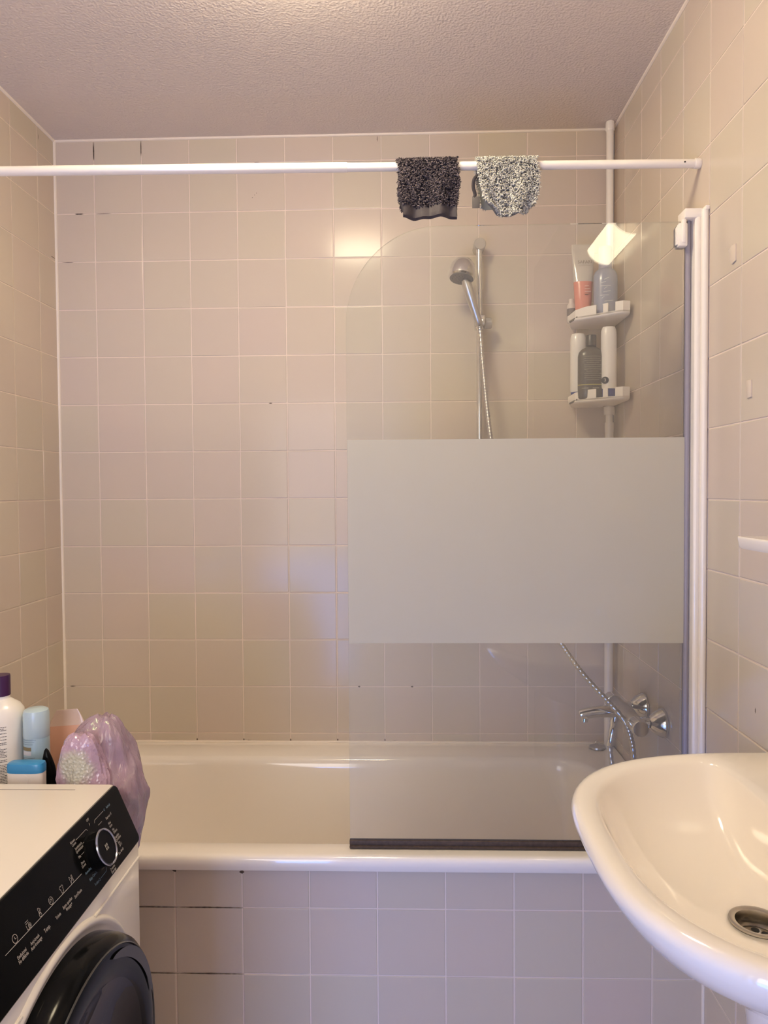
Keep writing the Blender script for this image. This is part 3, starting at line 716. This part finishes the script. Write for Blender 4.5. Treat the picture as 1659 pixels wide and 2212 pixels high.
# wall shelf and marks on the right wall
mb = MB(); out = []
r = .012
for (cx, cy, a0) in ((XR, -1.60, 270), (XR, -1.128, 0)): pass
poly = [(XR - .0005, -1.128), (XR - .0005, -1.62)] + [(1.5145 + r - r * math.cos(a), -1.62 + r - r * math.sin(a)) for a in [PI / 2 - PI / 2 * k / 6 for k in range(7)]] + [(1.5145 + r - r * math.cos(a), -1.128 - r + r * math.sin(a)) for a in [PI / 2 * k / 6 for k in range(7)]]
cs = (1.575, -1.374)
pi2 = lambda f, z: [(min(cs[0] + (x - cs[0]) * f, XR - .0005), cs[1] + (y - cs[1]) * f, z) for x, y in poly]
mb.loft([pi2(.955, 1.2735), pi2(.985, 1.2765), pi2(1, 1.289), pi2(1, 1.2915), pi2(.99, 1.2925)])
tag(obj('wall_shelf', mb, CERAMIC, None, True, 40), 'small white shelf on the right wall above the washbasin', 'shelf')
def pad(pts, label):
    mb = MB()
    a = [(XR - .0004, y, z) for y, z in pts]; b = [(XR - .0026, y, z) for y, z in pts]
    cy, cz = sum(p[0] for p in pts) / len(pts), sum(p[1] for p in pts) / len(pts)
    c2 = [(XR - .0032, cy + (y - cy) * .85, cz + (z - cz) * .85) for y, z in pts]
    mb.loft([a, b, c2])
    tag(obj('adhesive_pad', mb, pmat('yellowed adhesive', (.70, .61, .51), .3), None, True, 30), label, 'adhesive pad', 'glue pads left on the right wall')
pad([(-.8215, 1.846), (-.836, 1.851), (-.8535, 1.849), (-.8535, 1.817), (-.838, 1.8135), (-.829, 1.820), (-.8265, 1.835)], 'raised glue pad with torn edge on the right wall by the screen hinge')
pad([(-.905, 1.574), (-.923, 1.573), (-.924, 1.541), (-.906, 1.540)], 'flat glue pad lower on the right wall, right of the screen profile')

# ------------------------------------------------------------------ washing machine
WX0, WXF, WXT = -.10, .505, .462
WY0, WY1, WZ = -1.651, -1.051, .850
t = thing('washing_machine', 'white front-loading washing machine with a black control panel and black door', 'washing machine', (.2, -1.351, 0))
def xz_loft(mb, prof, ya, yb, r=.006, mi=0):
    cxp, czp = sum(p[0] for p in prof) / len(prof), sum(p[1] for p in prof) / len(prof)
    def R_(y, d): return [(x - d * (1 if x > cxp else -1), y, z - d * (1 if z > czp else -1)) for x, z in prof]
    mb.loft([R_(ya, r), R_(ya + r * .3, r * .3), R_(ya + r, 0), R_(yb - r, 0), R_(yb - r * .3, r * .3), R_(yb, r)], mi)
mb = MB(); xz_loft(mb, [(WX0, .02), (WXF - .004, .02), (WXF, .026), (WXF, .750), (WXT + .018, .8085), (WX0, .812)], WY0, WY1); obj('cabinet', mb, WPAINT, t, True, 40)
mb = MB(); xz_loft(mb, [(WX0, .811), (WXT + .012, .811), (WXT, .846), (WXT - .003, .8495), (WXT - .010, .850), (WX0, .850)], WY0, WY1, .003); obj('top_panel', mb, WPLASTIC, t, True, 40)
mb = MB(); mb.box((WX0 + .02, -1.0795, .8497), (.403, -1.0765, .8503)); g_ = obj('top_groove', mb, pmat('groove grey', (.35, .32, .30), .6), t)
for sx_, sy_ in ((.0, WY0 + .06), (.44, WY0 + .06), (.0, WY1 - .06), (.44, WY1 - .06)):
    mb = MB(); mb.cyl((sx_, sy_, 0), (sx_, sy_, .021), .02, 16); obj('foot', mb, BLACKM, t)
# control panel in its own slanted frame
Pb = Vector((WXF, 0, .750)); Vv = Vector((-.395, 0, .9187)); Nv = Vector((.9187, 0, .395)); Uv = Vector((0, 1, 0))
def pp3(y, v, d=0): return Pb + Uv * y + Vv * v + Nv * d
def prr(ya, yb, va, vb, r, d, n=6):
    o = []
    for (cy, cv, a0) in ((yb - r, vb - r, 0), (ya + r, vb - r, 90), (ya + r, va + r, 180), (yb - r, va + r, 270)):
        for k in range(n + 1):
            a = math.radians(a0 + 90 * k / n); o.append(pp3(cy + r * math.cos(a), cv + r * math.sin(a), d))
    return o
mb = MB(); mb.loft([prr(WY0, WY1 - .0005, 0, .1088, .010, -.006), prr(WY0, WY1 - .0005, 0, .1088, .010, .0015), prr(WY0 + .0015, WY1 - .002, .0015, .1073, .009, .003)]); cp = obj('control_panel', mb, BLACK, t, True, 30)
mb = MB(); kc = pp3(-1.1935, .0525)
mb.lathe([(.031, .002), (.031, .0035), (.0275, .0045), (.0268, .018), (.0282, .0195), (.0285, .0225)], kc, Nv, 40); kn = obj('program_knob', mb, BLACK, t)
mb = MB(); mb.lathe([(.0262, .0222), (.0285, .0218), (.0292, .0232), (.0285, .0250), (.0268, .0254), (.0258, .0240)], kc, Nv, 40, cap0=False, cap1=False); q = obj('knob_bezel', mb, pmat('chrome ring', (.55, .58, .66), .15, metal=1), kn); q['label'] = 'silver ring around the knob'
mb = MB(); mb.lathe([(.0262, .0236), (.0001, .0230)], kc, Nv, 40, cap0=False); obj('knob_face', mb, BLACK, kn)
mb = MB()
kq = lambda a, b: kc + Uv * a + Vv * b + Nv * .0240
for a in (-.0046, .0006):
    for b in (-.0046, .0006): mb.quad(kq(a, b), kq(a + .0040, b), kq(a + .0040, b + .0040), kq(a, b + .0040))
obj('knob_emblem', mb, pmat('grey emblem', (.30, .28, .25), .5), kn, False)
mb = MB(); D = .0036
def ptxt(s, y, v, size, mi=0, al='CENTER', st=.85): text_mb(mb, s, size, pp3(y, v, D), Uv, Vv, mi, al, st)
def pline(y0_, v0_, y1_, v1_, wd=.0005, mi=0):
    a, b = Vector((y0_, v0_)), Vector((y1_, v1_)); d = (b - a).normalized(); n = Vector((-d.y, d.x)) * wd / 2
    mb.quad(*[pp3(*q, D) for q in (a - n, b - n, b + n, a + n)], mi)
def pcirc(y, v, r, wd=.0006, a0=0, a1=360, mi=0, sy=1.0):
    n = 24
    for k in range(n):
        a, b = math.radians(a0 + (a1 - a0) * k / n), math.radians(a0 + (a1 - a0) * (k + 1) / n)
        pline(y + r * sy * math.cos(a), v + r * math.sin(a), y + r * sy * math.cos(b), v + r * math.sin(b), wd, mi)
S1 = .0058
ptxt('OFF', -1.1775, .0995, S1); pline(-1.1775, .0945, -1.179, .0895)
ptxt('Refresh', -1.106, .0905, S1, 1); pcirc(-1.1215, .0905, .0018, .0004, mi=1); pline(-1.160, .0905, -1.126, .0905); pline(-1.160, .0905, -1.1635, .087)
ptxt("Express 15'", -1.150 + .022, .0770, S1, 0, 'LEFT'); pline(-1.156, .0795, -1.142, .0795)
for i, (s, v) in enumerate((("Wol\nLaine", .0645), ("Fijn\nDélicat", .0515), ("Dagelijks\nQuotidien", .0385), ("Eco\n20°C", .0275))):
    ptxt(s, -1.150 + .022 + .004 * (i % 2), v, S1, 0, 'LEFT'); pline(-1.1625 + .004 * abs(i - 1.2), v, -1.142, v)
ptxt('Eco 40-60', -1.136, .0165, S1, 0, 'LEFT'); pline(-1.162, .022, -1.150, .0165)
ptxt('Katoen\nCoton', -1.2295, .0905, S1, 0, 'RIGHT'); pline(-1.2275, .0905, -1.1925, .0905); pline(-1.1925, .0905, -1.189, .087)
ptxt('Synthetisch\nSynthétique', -1.2165, .0780, S1, 0, 'RIGHT'); pline(-1.215, .078, -1.204, .078)
ptxt('Mix', -1.232, .0667, S1, 0, 'RIGHT'); pline(-1.230, .0667, -1.207, .0667)
ptxt('Dons\nDuvet', -1.229, .0540, S1, 0, 'RIGHT'); pline(-1.224, .054, -1.211, .054)
ptxt('Anti-allergie', -1.2165, .0400, S1, 1, 'RIGHT'); pcirc(-1.213, .0400, .0018, .0004, mi=1)
ptxt('Baby Care', -1.2165, .0277, S1, 1, 'RIGHT'); pcirc(-1.213, .0277, .0018, .0004, mi=1); pline(-1.209, .0277, -1.201, .0277, mi=1)
ptxt('T-shirt', -1.2165, .0150, S1, 1, 'RIGHT'); pcirc(-1.213, .0150, .0018, .0004, mi=1); pline(-1.209, .0150, -1.187, .0150, mi=1); pline(-1.187, .015, -1.1835, .019, mi=1)
ptxt('Zwieren\nEssorage', -1.168, .0075, S1, 0, 'CENTER'); pline(-1.1750, .020, -1.1725, .014)
pline(-1.4540, .0530, -1.2490, .0455, .0007)
# touch-key legends
S2 = .0066
for s, y, v in (('Start/Pauze', -1.2757, .0290), ('Extra spoelen\nRinçage+', -1.3062, .0298), ('Tr/min', -1.3355, .0308), ('Temp.', -1.3660, .0318), ('Anti-kreuk\nAnti-froissage', -1.3961, .0328), ('Einduitstel\nFin différée', -1.4274, .0342)):
    ptxt(s, y, v, S2 if s != 'Temp.' else .008, 0, 'CENTER', .75)
# icons: play/pause, shirt, spin, thermometer, drum, clock
y, v = -1.2766, .0530
pline(y - .004, v + .0052, y - .004, v - .0052); pline(y - .004, v + .0052, y + .001, v); pline(y + .001, v, y - .004, v - .0052); pline(y + .0022, v + .005, y + .0022, v - .005); pline(y + .0042, v + .005, y + .0042, v - .005)
y, v = -1.3054, .0540
sp_ = [(-.002, .005), (-.005, .0035), (-.004, .0005), (-.003, .001), (-.003, -.005), (.001, -.005), (.001, -.0035), (.003, -.0035), (.003, .001), (.004, .0005), (.005, .0035), (.002, .005), (0, .0035), (-.002, .005)]
for a, b in zip(sp_, sp_[1:]): pline(y + a[0], v + a[1], y + b[0], v + b[1])
y, v = -1.3366, .0550
pcirc(y, v, .0050, .0007, 110, 450); pcirc(y, v, .0022, .0007, -60, 240)
y, v = -1.3671, .0560
pcirc(y, v - .003, .0027); pline(y - .0016, v - .001, y - .0016, v + .005); pline(y + .0016, v - .001, y + .0016, v + .005); pcirc(y, v + .005, .0016, .0006, 0, 180); pline(y, v - .003, y, v + .002); pline(y + .0025, v + .004, y + .0045, v + .004); pline(y + .0025, v + .002, y + .0045, v + .002)
y, v = -1.3963, .0568
pline(y - .0045, v + .0055, y + .0030, v + .0055); pline(y - .0045, v + .0030, y + .0025, v + .0030); pline(y - .0045, v + .0015, y - .0045, v - .0045); pline(y - .0045, v - .0045, y + .001, v - .0045); pcirc(y + .0025, v - .002, .0030); pcirc(y + .0025, v - .002, .0012)
y, v = -1.4278, .0582
pcirc(y, v, .0052); pline(y, v + .003, y, v - .0005); pline(y, v - .0005, y + .003, v - .0005)
lt = obj('panel_print', mb, [WHITEINK, BLUEINK], cp, False); lt['label'] = 'white and blue printed legends'
mb = MB(); mb.box((-.0025, -.0012, 0), (.0025, .0012, .0006)); 
# fascia ridge and door surround
DC = Vector((WXF, -1.351, .475))
def dring(r, x): return [(x, DC.y + r * math.sin(2 * PI * k / 96), DC.z + r * math.cos(2 * PI * k / 96)) for k in range(96)]
mb = MB(); mb.loft([dring(.2735, WXF - .001), dring(.2715, WXF + .003), dring(.268, WXF + .0058), dring(.264, WXF + .0062), dring(.259, WXF + .003), dring(.254, WXF + .0012), dring(.2505, WXF + .001)], 0, False, False)
obj('door_surround', mb, WPAINT, t, True, 60)
for sg in (1, -1):
    mb = MB(); mb.tube([(WXF, DC.y + sg * .296, .7215), (WXF, DC.y + sg * .16, .7215), (WXF + .001, DC.y + sg * .130, .7225), (WXF + .002, DC.y + sg * .105, .7245)], .0024, 8); obj('fascia_ridge', mb, WPAINT, t)
mb = MB(); mb.loft([dring(.2515, WXF - .002), dring(.2515, WXF + .010), dring(.2495, WXF + .026), dring(.246, WXF + .036), dring(.238, WXF + .043), dring(.226, WXF + .0465), dring(.212, WXF + .047), dring(.198, WXF + .0445), dring(.188, WXF + .040)], 0, True, False); dr = obj('door', mb, BLACK, t, True, 60)
mb = MB(); mb.loft([dring(.2365, WXF + .0425), dring(.2372, WXF + .0448), dring(.2355, WXF + .0458), dring(.2345, WXF + .0445)], 0, False, False); o = obj('door_trim_ring', mb, pmat('smoked ring', (.10, .095, .085), .2), dr); o['label'] = 'thin dark grey trim ring'
mb = MB(); mb.loft([dring(.190, WXF + .041), dring(.180, WXF + .0375), dring(.160, WXF + .030), dring(.12, WXF + .020), dring(.06, WXF + .014), dring(.002, WXF + .012)], 0, False, True); o = obj('porthole_glass', mb, DARKGLASS, dr, True, 80); o['label'] = 'dark dished porthole glass'
mb = MB(); n = 26; A, B = [], []
for k in range(n + 1):
    a = math.radians(15 + 60 * k / n); e = max(0, math.sin(PI * k / n)) ** .5
    A.append((WXF + .0495, DC.y + (.224 + .008 * e) * math.sin(a), DC.z + (.224 + .008 * e) * math.cos(a))); B.append((WXF + .0495, DC.y + (.224 - .009 * e) * math.sin(a), DC.z + (.224 - .009 * e) * math.cos(a)))
mb.add(A + B, [(k, k + 1, n + 2 + k, n + 1 + k) for k in range(n)]); o = obj('door_grip', mb, pmat('grip gloss', (.03, .028, .026), .25), dr); o['label'] = 'slim grip band along the door edge'

# ------------------------------------------------------------------ things behind the washing machine
ZL = .7405
def text_rows(mb, cx, cy, r, z0, z1, half, step, hgt):
    z = z1; 
    while z > z0:
        x = -half
        if random.random() > .08:
            end = half * random.choice((1, 1, 1, .8, .55))
            while x < end:
                l = random.uniform(.0012, .0045); wp = wrapb(cx, cy, r, 1, 1, z)
                mb.quad(wp(x, -hgt / 2), wp(min(x + l, half), -hgt / 2), wp(min(x + l, half), hgt / 2), wp(x, hgt / 2)); x += l + .0007
        z -= step
base = (.194, -.935, ZL)
t, b = bottle('lotion_bottle', 'large white lotion bottle with a dark purple cap behind the washing machine', 'bottle', base, [(.040, 0), (.0425, .003), (.0425, .195), (.0405, .207), (.034, .217), (.024, .224), (.0165, .230), (.0155, .236), (.0001, .236)], MILK)
part_lathe(t, 'cap', (base[0], base[1], ZL + .2355), [(.0155, 0), (.0172, .001), (.0172, .038), (.0165, .0402), (.0001, .0405)], pmat('dark purple cap', (.045, .008, .055), .3))
mb = MB(); text_rows(mb, base[0], base[1], .0428, ZL + .03, ZL + .184, .030, .0030, .0012); o = obj('label_print', mb, DARKINK, t, False); o['label'] = 'rows of tiny dark print'
base = (.2625, -.935, ZL)
LB = pmat('pale blue can', (.36, .50, .58), .3, coat=.2)
t, b = bottle('deodorant_can', 'pale blue deodorant spray can beside the white bottle', 'spray can', base, [(.022, 0), (.0236, .002), (.0236, .155), (.0232, .157), (.0001, .157)], LB)
part_lathe(t, 'cap', (base[0], base[1], ZL + .1565), [(.0236, 0), (.0241, .001), (.0238, .044), (.0222, .051), (.018, .0535), (.0001, .0545)], pmat('paler blue cap', (.48, .62, .68), .3, coat=.2))
mb = MB(); wp = wrapb(base[0], base[1], .0238, 1, 1, ZL + .138); n = 10
def patch(mb, wp, xa, xb, za, zb, mi=0, n=8): mb.add([wp(xa + (xb - xa) * i / n, za) for i in range(n + 1)] + [wp(xa + (xb - xa) * i / n, zb) for i in range(n + 1)], [(i, i + 1, n + 2 + i, n + 1 + i) for i in range(n)], mi)
patch(mb, wp, -.022, .001, -.004, .003, 0); patch(mb, wp, -.022, .001, -.013, -.005, 1)
for k in range(6): patch(mb, wp, -.020, .008 - .004 * (k % 2), -.018 - k * .003, -.0172 - k * .003, 2)
for k in range(3): patch(mb, wp, -.018, .004 + .003 * k, .008 + k * .004, .0088 + k * .004, 2)
obj('label_print', mb, [pmat('bronze print', (.23, .19, .10), .5), pmat('white panel', (.62, .64, .70), .5), pmat('slate print', (.14, .20, .26), .5)], t)
t = thing('floss_box', 'small flat white box with a bright blue lid in front of the spray can', 'box', (.279, -1.005, ZL))
def oval(cx, cy, hx, hy, z, n=40, p=4): 
    return [(cx + hx * math.copysign(abs(math.cos(2 * PI * k / n)) ** (2 / p), math.cos(2 * PI * k / n)), cy + hy * math.copysign(abs(math.sin(2 * PI * k / n)) ** (2 / p), math.sin(2 * PI * k / n)), z) for k in range(n)]
bxm = lambda hx, hy, z: oval(.279, -1.005, hx, hy, z)
mb = MB(); mb.loft([bxm(.030, .012, ZL), bxm(.0325, .0135, ZL + .004), bxm(.0335, .0140, ZL + .114)]); mb.lathe([(.010, 0), (.0098, .0006), (.0001, .0007)], (.279, -1.0190, ZL + .1025), (0, -1, 0), 20); obj('box_body', mb, MILK, t, True, 50)
mb = MB(); mb.loft([bxm(.0338, .0143, ZL + .114), bxm(.0340, .0145, ZL + .126), bxm(.0325, .0135, ZL + .1305), bxm(.026, .009, ZL + .132)]); obj('lid', mb, pmat('bright blue lid', (.03, .26, .55), .3, coat=.2), t, True, 50)
t = thing('pouch', 'peach refill pouch with a crimped top behind the spray can', 'pouch', (.285, -.845, ZL))
pc = (.283, -.850)
po_ = lambda hx, hy, z, p=3: [(pc[0] + x, pc[1] + y, z + .004 * x / .05) for x, y, _ in oval(0, 0, hx, hy, 0, 40, p)]
mb = MB(); mb.loft([po_(.040, .022, ZL), po_(.043, .025, ZL + .01), po_(.043, .020, ZL + .07), po_(.042, .012, ZL + .125), po_(.038, .005, ZL + .150)]); obj('pouch_body', mb, pmat('peach film', (.72, .40, .28), .25, coat=.3, bump=.4, bscale=25), t, True, 60)
mb = MB(); mb.loft([po_(.038, .005, ZL + .150), po_(.031, .0016, ZL + .166), po_(.022, .0010, ZL + .182)]); o = obj('crimped_top', mb, pmat('pale peach film', (.74, .56, .46), .2, coat=.3, bump=.4, bscale=60), t, True, 60); o['label'] = 'paler sealed top edge'
mb = MB(); mb.box((.290, -.8735, ZL + .075), (.306, -.8728, ZL + .0757)); mb.box((.290, -.8735, ZL + .098), (.306, -.8728, ZL + .0987)); mb.box((.290, -.8735, ZL + .075), (.2907, -.8728, ZL + .0987)); mb.box((.3053, -.8735, ZL + .075), (.306, -.8728, ZL + .0987)); obj('label_print', mb, pmat('brown print', (.25, .10, .06), .5), t, False)
t = thing('black_tube', 'small glossy black bottle with a pointed top between the spray can and the purple bag', 'bottle', (.2985, -.965, ZL))
mb = MB(); bt = lambda hx, hy, z, dx=0: [(.301 + dx + x, -.965 + y, z) for x, y, _ in oval(0, 0, hx, hy, 0, 28, 2.4)]
mb.loft([bt(.012, .010, ZL), bt(.0135, .011, ZL + .003), bt(.0140, .011, ZL + .085), bt(.0135, .0105, ZL + .095)]); obj('bottle_body', mb, BLACK, t, True, 50)
mb = MB(); mb.loft([bt(.0132, .0102, ZL + .095), bt(.012, .009, ZL + .108, -.001), bt(.0085, .007, ZL + .124, -.003), bt(.004, .004, ZL + .138, -.0045), bt(.0012, .0012, ZL + .142, -.005)]); obj('pointed_cap', mb, BLACK, t, True, 60)

# crumpled translucent purple bag
def bag():
    m, nt, b = new_mat('purple bag film')
    b.inputs['Base Color'].default_value = (.50, .345, .45, 1); b.inputs['Roughness'].default_value = .16
    b.inputs['Coat Weight'].default_value = .5; b.inputs['Coat Roughness'].default_value = .08
    try:
        b.inputs['Thin Film Thickness'].default_value = 420; b.inputs['Thin Film IOR'].default_value = 1.7
    except Exception: pass
    b.inputs['Subsurface Weight'].default_value = .3; b.inputs['Subsurface Radius'].default_value = (.02, .012, .018)
    N = nt.nodes.new; L = nt.links.new
    tc = N('ShaderNodeTexCoord')
    mp = N('ShaderNodeMapping'); mp.inputs['Scale'].default_value = (1, 1, .35); mp.inputs['Rotation'].default_value = (0, .5, 0); L(tc.outputs['Object'], mp.inputs['Vector'])
    nz = N('ShaderNodeTexNoise'); nz.inputs['Scale'].default_value = 75; nz.inputs['Detail'].default_value = 4; nz.inputs['Distortion'].default_value = 1.2; L(mp.outputs[0], nz.inputs['Vector'])
    bp = N('ShaderNodeBump'); bp.inputs['Strength'].default_value = .55; bp.inputs['Distance'].default_value = .006; L(nz.outputs['Fac'], bp.inputs['Height']); L(bp.outputs['Normal'], b.inputs['Normal']); L(bp.outputs['Normal'], b.inputs['Coat Normal'])
    tr = N('ShaderNodeBsdfTransparent'); tr.inputs[0].default_value = (.93, .80, .92, 1)
    mx = N('ShaderNodeMixShader'); mx.inputs[0].default_value = .16
    L(b.outputs[0], mx.inputs[1]); L(tr.outputs[0], mx.inputs[2]); L(mx.outputs[0], nt.nodes['Material Output'].inputs[0])
    return m
BAG = bag()
def drape(secs, yc, wr_amp, n=72, sub_n=4, jit=.005):
    rings = []
    for si, (z, xa, xb, hy) in enumerate(secs):
        nxt = secs[min(si + 1, len(secs) - 1)]
        for sub in range(sub_n if si < len(secs) - 1 else 1):
            f = sub / sub_n
            zz, a_, b_, h_ = [p + (q - p) * f for p, q in zip((z, xa, xb, hy), nxt)]
            cx, hx = (a_ + b_) / 2, (b_ - a_) / 2; ring = []
            for k in range(n):
                th = 2 * PI * k / n
                wr = 1 + wr_amp * (.9 * math.sin(5 * th + 2.2 * math.sin(zz * 26)) * math.sin(zz * 30 + th) + .6 * abs(math.sin(8 * th + zz * 34 + 1.5 * math.sin(3 * th))) - .3 + .35 * math.sin(17 * th - zz * 60))
                wr += random.gauss(0, jit)
                ring.append((cx + hx * math.cos(th) * wr, yc + h_ * math.sin(th) * wr + .005 * math.sin(zz * 60), zz + .003 * math.sin(5 * th + zz * 40)))
            rings.append(ring)
    return rings
t = thing('plastic_bag', 'crumpled translucent lilac plastic bag hanging over the corner behind the washing machine', 'bag', (.40, -.95, .64))
mb = MB(); mb.loft(drape([(.640, .420, .440, .015), (.68, .395, .462, .030), (.72, .376, .470, .042), (.755, .360, .476, .050), (.79, .345, .480, .054), (.815, .335, .473, .056), (.84, .326, .465, .056),
    (.86, .323, .458, .055), (.885, .328, .449, .052), (.905, .342, .441, .046), (.921, .355, .433, .038), (.933, .370, .424, .028), (.940, .386, .414, .014)], -.945, .085))
obj('bag_film', mb, BAG, t, True, 180)
m_, nt_, b_ = new_mat('bag film with painted sheen'); b_.inputs['Base Color'].default_value = (.56, .51, .47, 1); b_.inputs['Roughness'].default_value = .14; b_.inputs['Coat Weight'].default_value = .6
b_.inputs['Thin Film Thickness'].default_value = 480; b_.inputs['Thin Film IOR'].default_value = 1.5
vo_ = nt_.nodes.new('ShaderNodeTexVoronoi'); vo_.inputs['Scale'].default_value = 170
tc_ = nt_.nodes.new('ShaderNodeTexCoord'); nt_.links.new(tc_.outputs['Object'], vo_.inputs['Vector'])
bp_ = nt_.nodes.new('ShaderNodeBump'); bp_.inputs['Strength'].default_value = .8; bp_.inputs['Distance'].default_value = .004
nt_.links.new(vo_.outputs['Distance'], bp_.inputs['Height']); nt_.links.new(bp_.outputs['Normal'], b_.inputs['Normal']); nt_.links.new(bp_.outputs['Normal'], b_.inputs['Coat Normal'])
mb = MB(); rg = drape([(.775, .346, .440, .018), (.81, .341, .436, .022), (.84, .338, .430, .024), (.865, .339, .424, .024), (.888, .344, .418, .022), (.908, .351, .412, .019), (.920, .360, .405, .013), (.925, .370, .396, .006)], -1.004, .10, 60, 4, .014)
mb.loft(rg)
N_, L_ = nt_.nodes.new, nt_.links.new
ds_ = N_('ShaderNodeVectorMath'); ds_.operation = 'DISTANCE'; ds_.inputs[1].default_value = (-.022, -.082, .226)
L_(tc_.outputs['Object'], ds_.inputs[0])
nz_ = N_('ShaderNodeTexNoise'); nz_.inputs['Scale'].default_value = 55; L_(tc_.outputs['Object'], nz_.inputs['Vector'])
ma_ = N_('ShaderNodeMath'); ma_.operation = 'MULTIPLY_ADD'; ma_.inputs[1].default_value = .035; L_(nz_.outputs['Fac'], ma_.inputs[0]); L_(ds_.outputs['Value'], ma_.inputs[2])
mr_ = N_('ShaderNodeMapRange'); mr_.inputs['From Min'].default_value = .040; mr_.inputs['From Max'].default_value = .060; L_(ma_.outputs[0], mr_.inputs['Value'])
mx_ = N_('ShaderNodeMix'); mx_.data_type = 'RGBA'; mx_.inputs[6].default_value = (.60, .60, .50, 1); mx_.inputs[7].default_value = (.50, .345, .45, 1)  # iridescent reflection painted as a greenish spot in the lilac base colour
L_(mr_.outputs[0], mx_.inputs[0]); L_(mx_.outputs[2], b_.inputs['Base Color'])
ms_ = N_('ShaderNodeMath'); ms_.operation = 'MULTIPLY_ADD'; ms_.inputs[1].default_value = -.55; ms_.inputs[2].default_value = .8; L_(mr_.outputs[0], ms_.inputs[0]); L_(ms_.outputs[0], bp_.inputs['Strength'])
o = obj('front_fold', mb, m_, t, True, 40); o['label'] = 'bulging front fold with a painted greenish sheen'

# ------------------------------------------------------------------ lamps (both just outside the frame, mirrored in tiles and glass)
LX, LY = .780, -.98
t = thing('ceiling_lamp', 'round white ceiling lamp, mirrored in a tile of the back wall', 'ceiling lamp', (LX, LY, ZC - .09))
mb = MB(); mb.lathe([(.07, 0), (.07, -.030), (.06, -.032)], (LX, LY, ZC), n=48); obj('lamp_base', mb, WPAINT, t)
mb = MB(); mb.lathe([(.110, -.030), (.132, -.040), (.139, -.054), (.134, -.070), (.115, -.082), (.075, -.089), (.03, -.091), (.0001, -.092)], (LX, LY, ZC), n=48); obj('lamp_shade', mb, emit_mat('glowing opal shade', WARM, CEIL_LAMP), t)
t = thing('wall_lamp', 'curved white wall lamp above the washbasin, mirrored in the shower glass', 'wall lamp', (1.63, -1.295, 2.075))
def half_round(y, f=1.0): return [(XR - .003 - .067 * f * math.sin(PI * k / 24), y, 2.137 - .056 * f * math.cos(PI * k / 24)) for k in range(12)]
def sheet_end(y): return half_round(y) + half_round(y, .955)[::-1]
mb = MB(); mb.loft([sheet_end(-1.157), sheet_end(-1.25), sheet_end(-1.34), sheet_end(-1.432)])
obj('lamp_shade', mb, emit_mat('glowing wall shade', WARM, WALL_LAMP), t)
mb = MB(); mb.box((XR - .012, -1.34, 2.115), (XR - .0005, -1.25, 2.165), bev=.003); obj('lamp_base', mb, WPAINT, t)
